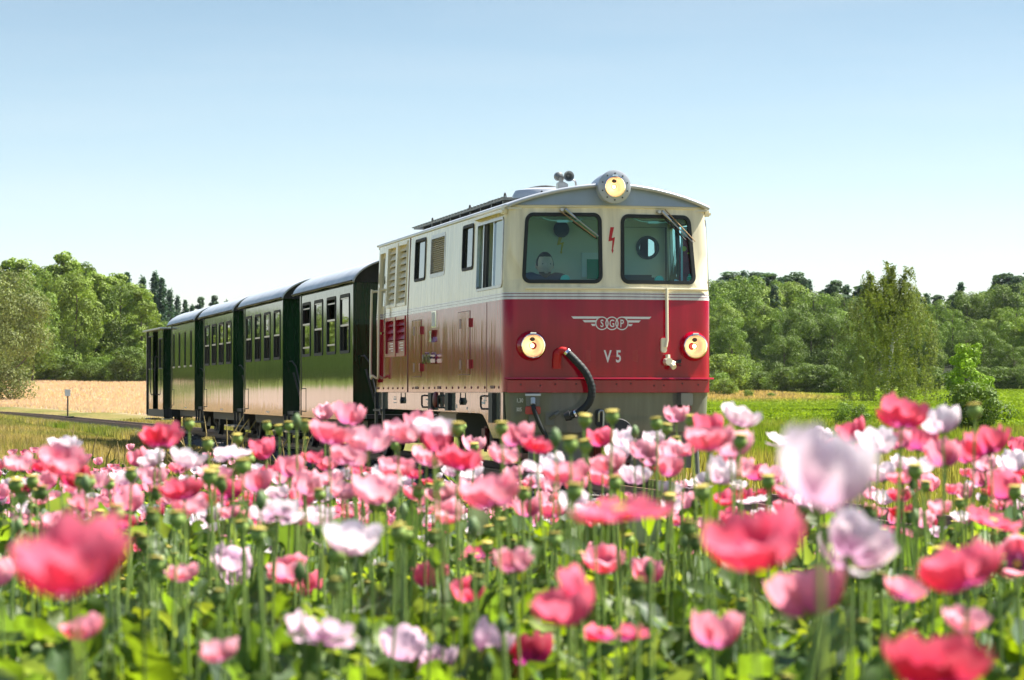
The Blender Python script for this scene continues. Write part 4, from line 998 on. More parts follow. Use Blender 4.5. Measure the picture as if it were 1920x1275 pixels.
mb.build('eyes', 'interior_dark', hd, smooth=True)
for s_, hx, hz, hy in ((-1, -.20, .20, -.28), (1, .22, .24, -.32)):
    J = [((hx, hy, hz), (.032, .02)), ((hx - s_ * .01, hy - .07, hz + .01), (.036, .016))]; E = [(0, 1)]
    for k in range(4):
        b0 = len(J); fx = hx - .030 + .020 * k; ln = (.028, .033, .031, .024)[k]
        J += [((fx, hy - .10, hz + .012), (.010, .009)), ((fx, hy - .10 - ln, hz - .002), (.009, .008)), ((fx, hy - .10 - ln * 1.1, hz - .03), (.008, .007))]; E += [(1, b0), (b0, b0 + 1), (b0 + 1, b0 + 2)]
    b0 = len(J); J += [((hx - s_ * .045, hy - .04, hz), (.011, .011)), ((hx - s_ * .055, hy - .08, hz - .01), (.009, .009))]; E += [(0, b0), (b0, b0 + 1)]
    skinned('hand', J, E, 'skin', person, 1)

# ------------------------------------------------------------------ carriages
CW = 1.12; CL = 5.65; CE = 2.67; CB = 0.57
THC = math.atan(0.222)
def carriage(loc_corner, label, kind, last=False):
    root = empty('passenger_carriage', (loc_corner[0] + CW * math.cos(THC), loc_corner[1] + CW * math.sin(THC), 0), THC, label, 'railway carriage', 'dark green carriages behind the locomotive')
    CLn = CL
    def A(u, w, off=0): return Vector((-CW - off, u, w))
    def B(u, w, off=0): return Vector((CW + off, u, w))
    wins = []
    for k in range(4):
        c0 = 0.84 + 1.375 * k
        if kind == 'arch':
            x0, x1, y0, y1 = c0 - .45, c0 + .45, 1.61, 2.50; pts = rrect(x0, x1, y0, y1, 0.05); 
            pts = [(x, y + (0.045 * (1 - ((x - c0) / .45) ** 2) if y > 2.4 else 0)) for x, y in pts]; wins.append(pts)
        elif kind == 'slot': wins.append(rrect(c0 - .22 + .1, c0 + .28, 1.60, 2.46, 0.02, 2))
        else: wins.append(rrect(c0 - .43, c0 + .40, 1.60, 2.48, 0.05))
    mb = MB()
    for f in (A, B):
        sheet(mb, f, box2(0, CLn, CB, CE), wins, [(u, w) for u in np.linspace(.02, CLn - .02, 14) for w in (.9, 1.3)])
        for h_ in wins: rim(mb, f, h_, 0, -0.06)
    # end walls, slightly in from the sides, with doorway recess
    for u in (0.0, CLn):
        mb.add([(-CW, u, CB), (CW, u, CB), (CW, u, CE + .02), (-CW, u, CE + .02)], [(0, 1, 2, 3)])
    body = mb.build('body', 'carriage_green', root, auto=True)
    # inner dark lining so that the windows look into a coach
    mb = MB(); mb.box(-1.0, 1.0, .1, CLn - .1, 1.2, 1.24); mb.box(-CW + .02, CW - .02, .02, CLn - .02, CE - .06, CE - .03); mb.build('floor', 'interior_dark', root)
    for k in range(5):
        u = .25 + k * 1.2
        for s_ in (-.62, .62):
            mb = MB(); mb.box(s_ - .4, s_ + .4, u, u + .08, 1.24, 2.15); mb.box(s_ - .4, s_ + .4, u - .35 if k else u, u + .4, 1.55, 1.62); mb.build('bench', 'wood_light', root)
    modes = {'arch': (1, 0, 1, 0), 'plain': (0, 0, 0, 0), 'plain2': (0, 0, 0, 0), 'slot': (2, 2, 2, 2)}[kind]
    for f in (A, B):
        for k, h_ in enumerate(wins):
            m = modes[3 - k] if kind == 'arch' else modes[k]
            xs = [p[0] for p in h_]; x0, x1 = min(xs), max(xs)
            if m == 2:
                mb = MB(); ring(mb, f, offset_poly(h_, -.03), offset_poly(h_, .0), -.05, -.01); fr = mb.build('window_frame', 'dark_metal', root)
                mb = MB(); slab(mb, f, box2(x0, x1, 1.60, 1.64), -.05, .012); mb.build('sill', 'steel', fr)
                if f is A and k == 3: mb = MB(); slab(mb, f, box2(x1 - .18, x1 - .05, 1.64, 2.42), -.05, -.04); mb.build('curtain', 'interior', fr)
                mb = MB(); fill(mb, f, offset_poly(h_, -.03), -.055); mb.build('pane', 'carriage_glass', fr)
                continue
            mb = MB(); ring(mb, f, offset_poly(h_, -.035), offset_poly(h_, .012), -.03, .010); fr = mb.build('window_frame', 'black_rubber', root)
            def clip(y0, y1): 
                p = offset_poly(h_, -.03); return box2(x0 + .03, x1 - .03, y0, y1)
            if m == 0:
                a0, a1, b0, b1 = 1.64, 2.02, 2.05, 2.46
                mb = MB(); fill(mb, f, clip(b0, b1), -.008); mb.build('upper_pane', 'carriage_glass', fr)
                mb = MB(); fill(mb, f, clip(a0, a1), -.045); mb.build('lower_pane', 'carriage_glass', fr)
                mb = MB(); slab(mb, f, box2(x0 + .02, x1 - .02, 2.02, 2.05), -.03, .006); slab(mb, f, box2(x0 + .02, x1 - .02, 2.445, 2.465), -.03, .004); mb.build('sash_bar', 'steel', fr)
            else:
                mb = MB(); fill(mb, f, clip(1.64, 2.15), -.012); mb.build('dropped_pane', 'carriage_glass', fr)
                mb = MB(); slab(mb, f, box2(x0 + .02, x1 - .02, 2.13, 2.16), -.03, .004); slab(mb, f, box2(x0 + .02, x1 - .02, 1.74, 1.765), -.03, .003); slab(mb, f, box2(x0 + .02, x1 - .02, 2.40, 2.42), -.03, 0.0); mb.build('sash_bar', 'steel', fr)
                mb = MB(); slab(mb, f, clip(2.16, 2.45), -.20, -.16); mb.build('curtain', 'wheel_red', fr)
    # access hatch low at the rear end
    p = box2(5.02, 5.5, .68, 1.05); mb = MB(); slab(mb, A, p, 0, .006); ht = mb.build('hatch', 'carriage_green', root)
    mb = MB(); ring(mb, A, p, offset_poly(p, .02), 0, .004); mb.build('seam', 'black_rubber', ht)
    mb = MB()
    for f in (A, B):
        slab(mb, f, box2(-.02, .05, CB, CE - .01), 0, .012); slab(mb, f, box2(CLn - .05, CLn + .02, CB, CE - .01), 0, .012)
        slab(mb, f, box2(0.051, CLn - .051, CB, CB + .03), 0, .010)
    mb.build('edge_strip', 'carriage_green', root)
    # roof
    def rz(v): return CE + 0.42 * (1 - min(1, abs(v) / (CW + .09)) ** 2.5) ** (1 / 1.7)
    nv = 30; us = [-.42, -.40, .5, 1.5, 2.5, 3.5, 4.5, 5.2, CLn + .40, CLn + .42]
    mb = MB(); vs = []
    for u in us:
        for i in range(nv + 1):
            a = math.sin((-1 + 2 * i / nv) * PI / 2); v = a * (CW + .09); vs.append((v, u, rz(v) + .004 * math.sin(u * 3 + v * 5) - (.01 if u in (us[0], us[-1]) else 0)))
    mb.add(vs, [(i * (nv + 1) + j, i * (nv + 1) + j + 1, (i + 1) * (nv + 1) + j + 1, (i + 1) * (nv + 1) + j) for i in range(len(us) - 1) for j in range(nv)])
    rf = mb.build('roof', 'carriage_roof', root, smooth=True); so = rf.modifiers.new('thickness', 'SOLIDIFY'); so.thickness = .03
    mb = MB()
    for s_ in (-1, 1): mb.tube([(s_ * (CW + .10), -.42, CE + .01), (s_ * (CW + .10), CLn + .42, CE + .01)], .014, 6)
    mb.build('roof_gutter', 'dark_metal', rf)
    for u in (-.1, CLn + .1):
        mb = MB(); vs = [];
        for i in range(21):
            v = (-1 + 2 * i / 20) * (CW + .07); vs += [(v, u, CE), (v, u, max(CE + .002, rz(v) - .035))]
        mb.add(vs, [(2 * i, 2 * i + 2, 2 * i + 3, 2 * i + 1) for i in range(20)])
        mb.build('roof_end', 'dark_metal', root)
    # end doors, handrails, steps, gangway
    for u, s0 in ((0, -1), (CLn, 1)):
        mb = MB(); mb.box(-.36, .36, u - .012 if s0 < 0 else u, u if s0 < 0 else u + .012, .75, 2.55); dd = mb.build('end_door', 'carriage_green', root)
        mb = MB(); mb.box(-.22, .22, u + s0 * .02 - .004, u + s0 * .02 + .004, 1.7, 2.35); mb.build('door_window', 'carriage_glass', dd)
        mb = MB()
        for v in (-1.0, 1.0):
            mb.tube([(v, u, 1.55), (v, u + s0 * .28, 1.55), (v * .95, u + s0 * .45, 1.45), (v * .8, u + s0 * .55, .62)], .014, 6)
        mb.tube([(-.95, u + s0 * .1, 1.35), (-.75, u + s0 * .15, .6)], .018, 6)
        mb.build('end_handrail', 'dark_metal', root, smooth=True)
        mb = MB(); mb.box(-1.05, 1.05, min(u, u + s0 * .8), max(u, u + s0 * .8), .60, .66); mb.build('platform', 'dark_metal', root)
        mb = MB(); mb.lathe([(0, .03), (.14, .03), (.15, 0), (.05, -.06), (.05, -.35)], Matrix.Translation((0, u + s0 * 1.0, .52)) @ (YR if s0 < 0 else Matrix.Rotation(-PI / 2, 4, 'X')), 16); mb.build('buffer', 'dark_metal', root, smooth=True)
        for v in (-1, 1):
            mb = MB(); mb.box(v * 1.18 - .13, v * 1.18 + .13, min(u, u + s0 * .7) + (.1 if s0 > 0 else 0), max(u, u + s0 * .7), .30, .33); mb.build('step', 'steel' if v < 0 else 'dark_metal', root)
            mb = MB(); mb.box(v * 1.1 - .02, v * 1.1 + .02, u + s0 * .1 - .02, u + s0 * .1 + .02, .31, .6); mb.box(v * 1.1 - .02, v * 1.1 + .02, u + s0 * .6 - .02, u + s0 * .6 + .02, .31, .6); mb.build('step_hanger', 'dark_metal', root)
    mb = MB()
    for v in (-.85, .85): mb.box(v - .05, v + .05, .0, CLn, .40, .56)
    for u in np.arange(.3, CLn, 1.0): mb.box(-.85, .85, u - .04, u + .04, .42, .56)
    mb.box(-.5, .5, 2.3, 3.3, .18, .42); mb.tube([(-.3, 1.9, .3), (-.3, 3.8, .3)], .14, 14)
    mb.build('underframe', 'dark_metal', root)
    for u in (1.05, 4.55):
        for s_ in (-1, 1):
            wheel(root, s_ * .40, u, .36, 'dark_metal', s_)
            mb = MB(); mb.box(s_ * .80 - .09, s_ * .80 + .09, u - .11, u + .11, .27, .46); mb.box(s_ * .82 - .02, s_ * .82 + .02, u - .55, u + .55, .46, .50); mb.build('axle_box', 'dark_metal', root, bevel=.015)
        mb = MB(); mb.tube([(-.45, u, .36), (.45, u, .36)], .05, 10); mb.build('axle', 'dark_metal', root)
    if kind == 'slot' or kind.startswith('plain'):
        mb = MB(); slab(mb, A, box2(1.9, 2.3, .62, .64), 0, .006); mb.build('chassis_number', 'white_print', root)
    return root
carriage((-2.41, 42.2), 'first green carriage behind the locomotive, with arched windows and some panes dropped', 'arch')
carriage((-4.10, 49.7), 'second green carriage with four split sash windows', 'plain')
carriage((-5.76, 57.35), 'third green carriage, between the second and the slot windowed one', 'plain2')
carriage((-7.40, 64.75), 'fourth green carriage with four narrow dark slot windows', 'slot')
# last wagon: flat thin roof, glazed platform
a5 = math.atan(0.24)
w5 = empty('brake_wagon', (-8.98 + CW * math.cos(a5), 71.35 + CW * math.sin(a5), 0), a5, 'low dark green wagon with thin flat roof at the tail of the train', 'railway wagon')
def A5(u, w, off=0): return Vector((-CW - off, u, w))
mb = MB()
for f in (A5, lambda u, w, off=0: Vector((CW + off, u, w))):
    h1 = rrect(.12, 1.0, 1.6, 2.4, .04, 2); h2 = rrect(2.55, 3.45, 1.6, 2.5, .04, 2)
    sheet(mb, f, box2(0, 1.15, .55, 2.62), [h1]); sheet(mb, f, box2(2.4, 3.65, .55, 2.62), [h2])
    for h_ in (h1, h2): rim(mb, f, h_, 0, -.05)
mb.box(-CW + .02, CW - .02, 0.02, .06, .55, 2.62); mb.box(-CW + .02, CW - .02, 3.6, 3.64, .55, 2.62); mb.box(-.2, CW - .02, 1.2, 1.26, .55, 2.6); mb.box(-.2, CW - .02, 2.35, 2.4, .55, 2.6)
mb.build('body', 'carriage_green', w5, auto=True)
for h_ in (h1, h2):
    mb = MB(); ring(mb, A5, offset_poly(h_, -.03), h_, -.04, .006); fr = mb.build('window_frame', 'dark_metal', w5)
    mb = MB(); fill(mb, A5, offset_poly(h_, -.02), -.03); mb.build('pane', 'carriage_glass', fr)
mb = MB(); mb.box(-CW - .12, CW + .12, -.3, 3.95, 2.62, 2.66); mb.build('roof', 'carriage_roof', w5, bevel=.01)
mb = MB(); mb.box(-CW, CW, -.2, 3.9, .36, .55); mb.build('underframe', 'dark_metal', w5)
mb = MB(); mb.box(-CW - .03, -CW + .05, 3.66, 3.80, .4, 2.62); mb.build('corner_post', 'dark_metal', w5)
for u in (1.2, 2.3):
    mb = MB(); mb.tube(catmull([A5(u, 1.9, .0), A5(u, 1.88, .07), A5(u, 1.0, .07), A5(u, .95, 0)], 4), .014, 6); mb.build('handrail', 'dark_metal', w5, smooth=True)
for u in (.9, 2.9):
    for s_ in (-1, 1): wheel(w5, s_ * .40, u, .34, 'dark_metal', s_)
mb = MB(); mb.box(-1.3, -1.05, 1.0, 2.6, .28, .31); mb.build('step', 'dark_metal', w5)
mb = MB(); mb.lathe([(0, .03), (.13, .03), (.14, 0), (.05, -.06), (.05, -.3)], Matrix.Translation((-.55, 3.95, .40)) @ Matrix.Rotation(-PI / 2, 4, 'X'), 16); mb.build('buffer', 'dark_metal', w5, smooth=True)

# small trackside post with a white plate and a grey box at its foot
q = P(127, 775, 118)
post = empty('trackside_marker', (q.x, q.y, float(ground_h(q.x, q.y))), 0, 'thin dark post with small white top plate between track and wheat', 'marker post')
hh = 1.35
mb = MB(); mb.box(-.03, .03, -.03, .03, -.2, hh); mb.build('post', 'bark', post)
mb = MB(); mb.box(-.12, .12, -.065, -.05, hh - .22, hh + .06); mb.build('plate', 'sign_white', post)
q2 = P(130, 775, 112)
bx_ = empty('cable_box', (q2.x, q2.y, float(ground_h(q2.x, q2.y))), .2, 'small grey cable box standing in the grass near the marker post', 'box')
mb = MB(); mb.box(-.17, .17, -.12, .12, -.1, .28); mb.build('cabinet', 'grey_paint', bx_, bevel=.02)
mb = MB(); mb.box(-.19, .19, -.14, .14, .28, .32); mb.build('lid', 'dark_metal', bx_)
# ------------------------------------------------------------------ where is it: labels for repeats
LM = [(-60, 90, 'willow'), ]
MARKS = [(-400, 95, 'near the left edge'), (95, 165, 'below the trackside marker post'), (165, 290, 'below the wheat and curving rails'),
         (290, 375, 'under the fourth carriage'), (375, 455, 'under the third carriage'), (455, 560, 'under the second carriage'),
         (560, 640, 'under the first carriage windows'), (640, 720, "under the first carriage's dark end"), (720, 775, 'under the rear louvres'),
         (775, 850, 'under the raised side letters'), (850, 925, 'under the sliding cab window'), (925, 985, "under the locomotive's near corner"), (985, 1030, 'under the left headlight'),
         (1030, 1110, 'under the black hose'), (1110, 1190, 'under the V 5 number'), (1190, 1265, 'under the white pipe'),
         (1265, 1345, 'under the right headlight'), (1345, 1450, 'below the far dry patch'), (1450, 1560, 'below the dense dark bushes'), (1560, 1650, "left of the birch's trunk"),
         (1650, 1740, 'below the drooping birch'), (1740, 1830, 'below the round dark bush'), (1830, 3000, 'near the right edge')]
TMARKS = [(-4000, 0, 'beyond the left edge'), (0, 95, 'behind the pale willow'), (95, 200, 'behind the marker post'), (200, 290, 'left of the last wagon'), (290, 460, 'above the carriage roofs'), (460, 1330, 'behind the train'),
          (1330, 1440, 'just right of the locomotive'), (1440, 1560, 'behind the dark bushes'), (1560, 1750, 'behind the drooping birch'), (1750, 1830, 'behind the bright young tree'), (1830, 1921, 'near the right edge'), (1921, 9000, 'beyond the right edge')]
ORD = ['first', 'second', 'third', 'fourth', 'fifth', 'sixth', 'seventh', 'eighth', 'ninth', 'tenth', 'eleventh', 'twelfth', 'thirteenth', 'fourteenth', 'fifteenth', 'sixteenth', 'seventeenth', 'eighteenth', 'nineteenth', 'twentieth'] + [f'{k}th' for k in range(21, 60)]
PENDING = []
def later(o, noun, px, py, marks='f'): PENDING.append((o, noun, px, py, marks))
def settle_labels():
    cells = {}
    for o, noun, px, py, mk in PENDING:
        for a, b, t in (MARKS if mk == 'f' else TMARKS):
            if a <= px < b: cells.setdefault((noun, t, mk), []).append((py if mk == 'f' else px, o)); break
    for (noun, t, mk), L_ in cells.items():
        L_.sort(key=lambda q: q[0]); n = len(L_)
        for i, (_, o) in enumerate(L_):
            if n == 1: o['label'] = f'{noun} {t}'
            elif mk == 'f': o['label'] = f'{noun} {t}, ' + ('topmost there' if i == 0 else 'lowest there' if i == n - 1 else f'{ORD[min(i, 58)]} from the top')
            else: o['label'] = f'{noun} {t}, ' + ('leftmost' if i == 0 else 'rightmost' if i == n - 1 else f'{ORD[min(i, 58)]} from the left')

# ------------------------------------------------------------------ trees
def rhombs(C, S, A, B):
    """leaf clumps: rhombs at C, half length S along A and 0.55 S along B"""
    N = len(C); S = S.reshape(N, 1)
    V = np.stack([C - A * S, C - B * S * .55, C + A * S, C + B * S * .55], 1).reshape(-1, 3)
    return V, np.arange(4 * N).reshape(N, 4)
def unit(v): return v / (np.linalg.norm(v, axis=1, keepdims=True) + 1e-9)
def leafset(rng, C, out, size, up=0.25, droop=0.0):
    N = len(C)
    n = unit(out * 1.35 + rng.normal(0, .48, (N, 3)) + np.array([0, 0, up]))
    a = unit(np.cross(n, rng.normal(0, 1, (N, 3))))
    if droop: a = unit(a * (1 - droop) + np.array([0, 0, -1.0]) * droop)
    b = unit(np.cross(n, a))
    return rhombs(C, size * rng.uniform(.6, 1.25, N), a, b)
def tint(rng, N, col, lump=None, v=0.25):
    k = rng.uniform(1 - v, 1 + v, (N, 1)); c = np.array(col)[None] * k
    w = rng.uniform(0, 1, (N, 1)); c = c * (1 - .35 * w) + c * np.array([1.5, 1.15, .8]) * .35 * w
    if lump is not None: c = c * lump[:, None]
    return c
def crown_lumpy(seed, n, col, lumps, size, shape):
    rng = np.random.default_rng(seed); Cs = []; Os = []; Ls = []
    per = n // lumps
    for k in range(lumps):
        c, r = shape(rng, k / lumps)
        m = int(per * rng.uniform(.7, 1.3)); d = unit(rng.normal(0, 1, (m, 3))); rr = r * rng.uniform(.45, 1.0, (m, 1)) ** .35
        sq = np.array([1, 1, .72]); p = np.array(c) + d * rr * sq
        Cs.append(p); Os.append(d); Ls.append(np.full(m, rng.uniform(.65, 1.3)))
    C = np.concatenate(Cs); O = np.concatenate(Os); Lm = np.concatenate(Ls)
    V, Fq = leafset(rng, C, O, size)
    return V, Fq, np.repeat(tint(rng, len(C), col, Lm), 4, 0)
def sh_round(rx, z0, z1, rl=(.07, .14), top=1.0):
    def f(rng, t):
        zc = (z0 + z1) / 2; rz = (z1 - z0) / 2
        a = rng.uniform(0, 2 * PI); s = rng.uniform(-1, 1); rad = rng.uniform(.45, .95)
        z = zc + s * rz * .9 * rad ** .3
        w = math.sqrt(max(0.05, 1 - (s * .95) ** 2)) * rad * (1.0 if s < .2 else top)
        r = rng.uniform(*rl); return (math.cos(a) * rx * w, math.sin(a) * rx * w, min(z, 1 - r * .6)), r
    return f
def sh_column(rx, z0=.05):
    def f(rng, t):
        a = rng.uniform(0, 2 * PI); z = rng.uniform(z0, .95); w = rx * (1 - .75 * max(0, (z - .35) / .65) ** 1.6) * rng.uniform(.3, 1)
        return (math.cos(a) * w, math.sin(a) * w, z), rng.uniform(.045, .09) * (1.15 - .5 * z)
    return f
def crown_conifer(seed, n, col, rx, z0, size, tiers=26):
    rng = np.random.default_rng(seed); Cs = []; A_ = []; Ls = []
    for k in range(tiers):
        t = k / (tiers - 1); z = z0 + (1 - z0) * t; R_ = rx * (1 - t) ** .8 * rng.uniform(.75, 1.15) + .012
        nb = max(4, int(9 * (1 - t)) + 3)
        for j in range(nb):
            if rng.uniform() < .12: continue
            a = 2 * PI * j / nb + rng.uniform(-.3, .3) + k * .7; Lb = R_ * rng.uniform(.6, 1.1); m = max(5, int(n / (tiers * 8)))
            s = rng.uniform(.1, 1, m); d = np.array([math.cos(a), math.sin(a), -.18 + .25 * t])
            p = np.array([0, 0, z]) + d * (s * Lb)[:, None] + rng.normal(0, .012, (m, 3)) * (1 + (1 - s[:, None])) + np.array([0, 0, -.02]) * (s ** 2)[:, None]
            Cs.append(p); A_.append(np.tile(d, (m, 1)) + rng.normal(0, .35, (m, 3))); Ls.append(np.full(m, rng.uniform(.75, 1.2)))
    C = np.concatenate(Cs); A = unit(np.concatenate(A_)); N = len(C)
    B = unit(np.cross(A, rng.normal(0, 1, (N, 3)))); V, Fq = rhombs(C, size * rng.uniform(.6, 1.2, N), A, B)
    return V, Fq, np.repeat(tint(rng, N, col, np.concatenate(Ls)), 4, 0)
def crown_pine(seed, n, col, size):
    """scots pine: bare below, uneven flat clumps on top"""
    def f(rng, t):
        z = .30 + .68 * t ** .9; a = rng.uniform(0, 2 * PI); w = .16 * (1 - .85 * t ** 2) * rng.uniform(.1, 1.15)
        return (math.cos(a) * w, math.sin(a) * w, z), rng.uniform(.018, .05)
    return crown_lumpy(seed, n, col, 90, size, f)
def crown_birch(seed, n, col, size):
    rng = np.random.default_rng(seed); Cs = []; Ls = []
    strands = 900; m = n // strands
    leaders = [(0.0, 0.0, 1.0), (-.13, .03, .93), (.10, -.03, .965), (.03, .1, .90)]
    for k in range(strands):
        if rng.uniform() < .28:     # upper feathery leaders
            lx, ly, lz = leaders[rng.integers(0, 4)]; t = rng.uniform(.55, 1); z = .2 + (lz - .2) * t; w = .06 * (1.4 - t) + .008
            a = rng.uniform(0, 2 * PI); x = lx * t + math.cos(a) * w * rng.uniform(.2, 1); y = ly * t + math.sin(a) * w; Ls_ = rng.uniform(.03, .09)
        else:
            h = rng.uniform(.16, .88); a = rng.uniform(0, 2 * PI); rr = .30 * math.sin(min(1, (1.02 - h) / .55) * PI / 2) ** .9 * rng.uniform(.02, 1.0) ** .5
            x = math.cos(a) * rr; y = math.sin(a) * rr; z = h; Ls_ = rng.uniform(.06, .17) * (1.2 - h * .5)
        s = np.sort(rng.uniform(0, 1, m)); sw = rng.uniform(-.02, .03)
        p = np.stack([x + sw * s ** 1.5 + rng.normal(0, .006, m), y + rng.normal(0, .008, m), np.maximum(.08, z - Ls_ * s + rng.normal(0, .006, m))], 1)
        Cs.append(p); Ls.append(np.full(m, rng.uniform(.7, 1.3)))
    C = np.concatenate(Cs); N = len(C); O = unit(C * np.array([1, 1, 0]) + 1e-3)
    V, Fq = leafset(rng, C, O, size, 0.0, .45)
    return V, Fq, np.repeat(tint(rng, N, col, np.concatenate(Ls), .3), 4, 0)

G_LIGHT = (0.175, 0.255, 0.045); G_MID = (0.135, 0.215, 0.040); G_DARK = (0.095, 0.150, 0.030); G_GREY = (0.165, 0.205, 0.075); G_CON = (0.065, 0.130, 0.085); G_OLIVE = (0.155, 0.195, 0.045); G_LIME = (0.180, 0.30, 0.018)
LIB = {}
def lib(kind, v, data, trunk):
    V, Fq, C = data
    me_o = np_mesh('crown', V, Fq, C, 'tree_leaf'); me = me_o.data; bpy.data.objects.remove(me_o)
    LIB.setdefault(kind, []).append((me, trunk))
def trunk_mesh(h, r, mat, limbs=7, seed=0, z0=.25, spread=.22):
    rr = random.Random(seed); mb = MB()
    pts = [Vector((.012 * math.sin(k * 1.3 + seed), .012 * math.cos(k * 1.7 + seed), h * k / 6)) for k in range(7)]; pts[0].z = -.03
    mb.tube(pts, [r * (1.25 if k == 0 else 1 - .13 * k) for k in range(7)], 7)
    for k in range(limbs):
        t = z0 + (h - z0) * (k + .5) / limbs; a = rr.uniform(0, 2 * PI); Lb = spread * (1.1 - t) * rr.uniform(.7, 1.2)
        p0 = Vector((0, 0, t)); mb.tube([p0, p0 + Vector((math.cos(a) * Lb * .5, math.sin(a) * Lb * .5, Lb * .35)), p0 + Vector((math.cos(a) * Lb, math.sin(a) * Lb, Lb * .8))], [r * .38, r * .25, r * .08], 5)
    o = mb.build('trunk', mat, None, smooth=True); me = o.data; bpy.data.objects.remove(o); return me
tk = [trunk_mesh(.9, .017, 'bark', 9, s) for s in (1, 2, 3)]; tk_b = trunk_mesh(.92, .012, 'birch_bark', 9, 4, .25, .25); tk_c = trunk_mesh(.97, .011, 'bark', 0, 5); tk_s = trunk_mesh(.6, .02, 'bark', 8, 6, .08, .4)
for v in range(4): lib('round', v, crown_lumpy(20 + v, 16000, (G_MID, G_LIGHT, G_DARK, G_MID)[v], (42, 34, 48, 38)[v], .0128, sh_round((.36, .34, .38, .33)[v], .06, .98, (.09, .17))), tk[v % 3])
for v in range(3): lib('aspen', v, crown_lumpy(30 + v, 10000, (G_LIGHT, G_LIGHT, G_MID)[v], 75, .0115, sh_column(.19, .10)), tk[v])
for v in range(2): lib('willow', v, crown_lumpy(40 + v, 30000, G_GREY, 110, .0105, sh_round(.44, -.06, .97, (.09, .15))), tk_s)
lib('birch', 0, crown_birch(50, 44000, G_OLIVE, .0066), tk_b)
for v in range(3): lib('spruce', v, crown_conifer(60 + v, 10000, G_CON, (.22, .19, .25)[v], .08, .017), tk_c)
for v in range(3): lib('pine', v, crown_pine(70 + v, 6000, (.075, .130, .070), .014), tk_c)
for v in range(3): lib('bush', v, crown_lumpy(80 + v, 7000, (G_DARK, G_MID, G_LIGHT)[v], 38, .026, sh_round(.52, .0, .9, (.13, .24))), tk_s)
lib('young', 0, crown_lumpy(90, 9000, G_LIME, 46, .016, sh_round(.33, .02, .97, (.06, .12), .7)), tk[1])
def tree(kind, px, topy, y, wr=1.0, v=0, name=None, label=None, cat='tree', noun=None, group=None, rz=None):
    """px, topy: where its middle and top stand in the photograph, y: its distance; wr widens it"""
    q = P(px, topy, y); g = float(ground_h(q.x, q.y)); H = q.z - g
    o = empty(name or {'round': 'deciduous_tree', 'aspen': 'aspen_tree', 'willow': 'willow_tree', 'birch': 'birch_tree', 'spruce': 'spruce_tree', 'pine': 'pine_tree', 'bush': 'bush', 'young': 'young_tree'}[kind],
              (q.x, q.y, g - .05), random.uniform(0, 6.28) if rz is None else rz, label, cat, group)
    o.scale = (H * wr, H * wr, H)
    me, tr = LIB[kind][v % len(LIB[kind])]
    link(bpy.data.objects.new('crown', me), o); link(bpy.data.objects.new('trunk', tr), o)
    if noun: later(o, noun, px, topy, 't')
    return o
# left: pale willow and the wood beyond the wheat
tree('willow', -6, 482, 188, 0.80, 0, label='large pale grey green willow standing in front of the left wood')
tree('willow', -95, 455, 196, 0.9, 1, label='pale willow beyond the left edge of the view', name='willow_tree')
gL = 'aspen trees of the left wood'
for i, (px, ty, y, wr, v) in enumerate([(62, 500, 232, 1.0, 0), (45, 478, 258, 1.0, 1), (92, 484, 262, 1.1, 2), (118, 464, 255, 1.05, 0), (143, 492, 240, 1.1, 1), (158, 478, 262, 1.0, 2), (180, 503, 246, 1.15, 0), (205, 512, 252, 1.05, 1), (226, 522, 247, 1.1, 2), (247, 524, 254, 1.05, 0), (266, 535, 244, 1.0, 1), (284, 560, 250, .9, 0), (168, 500, 270, 1.2, 2), (215, 505, 272, 1.2, 1), (20, 476, 262, 1.1, 0), (-10, 480, 262, 1.1, 2), (75, 492, 275, 1.2, 0), (130, 480, 280, 1.2, 1), (190, 508, 282, 1.2, 0), (255, 520, 284, 1.2, 2)]):
    tree('aspen' if i % 4 else 'round', px, ty, y, wr * (1.0 if i % 4 else .62), v, noun=('light green aspen in the wood' if i % 4 else 'broad green tree in the wood'), group=gL if i % 4 else 'broad trees of the left wood')
for i, px in enumerate(range(-900, -20, 38)):
    tree(('aspen', 'round')[i % 2], px + random.uniform(-10, 10), random.uniform(545, 605), 250 + random.uniform(-18, 18) - px * -.02, 1.1 if i % 2 == 0 else .75, i, noun='green tree of the wood', group='trees of the wood outside the view')
for i, px in enumerate(range(-860, -20, 45)):
    tree(('round', 'spruce')[i % 2], px, random.uniform(540, 590), 285 + random.uniform(-10, 10), .8, i, noun='rear tree of the wood', group='trees of the wood outside the view')
for i, (px, ty, w) in enumerate([(100, 652, 1.5), (122, 668, 1.4), (150, 650, 1.3), (172, 672, 1.5), (196, 655, 1.4), (222, 664, 1.5), (240, 640, 1.1), (262, 660, 1.4), (284, 668, 1.3), (304, 650, 1.3), (325, 668, 1.4), (350, 660, 1.3)]):
    tree('bush', px, ty, 236 + (i % 3) * 3, w * .9, i, noun='dark undergrowth bush by the wood', group='bushes along the edge of the left wood', cat='bush')
for i, px in enumerate(range(-900, 90, 30)):
    tree('bush', px, random.uniform(640, 680), 238 + (i % 3) * 3, 1.3, i, noun='undergrowth bush by the wood', group='bushes along the edge of the left wood', cat='bush')
for i, (px, ty) in enumerate([(238, 516), (268, 522), (291, 515), (303, 526), (318, 545), (333, 558), (347, 566), (360, 574), (377, 556), (403, 553), (425, 566), (440, 580)]):
    tree('pine' if px in (377, 403) else 'spruce', px, ty, 345 + (i % 3) * 8, .85, i, noun='dark spruce' if px not in (377, 403) else 'dark pine', group='conifers behind the left wood')
for i, px in enumerate(range(300, 720, 22)):
    tree('round', px, 600 + random.uniform(-12, 12), 330 + (i % 3) * 6, .8, i, noun='rounded tree', group='trees behind the carriages')
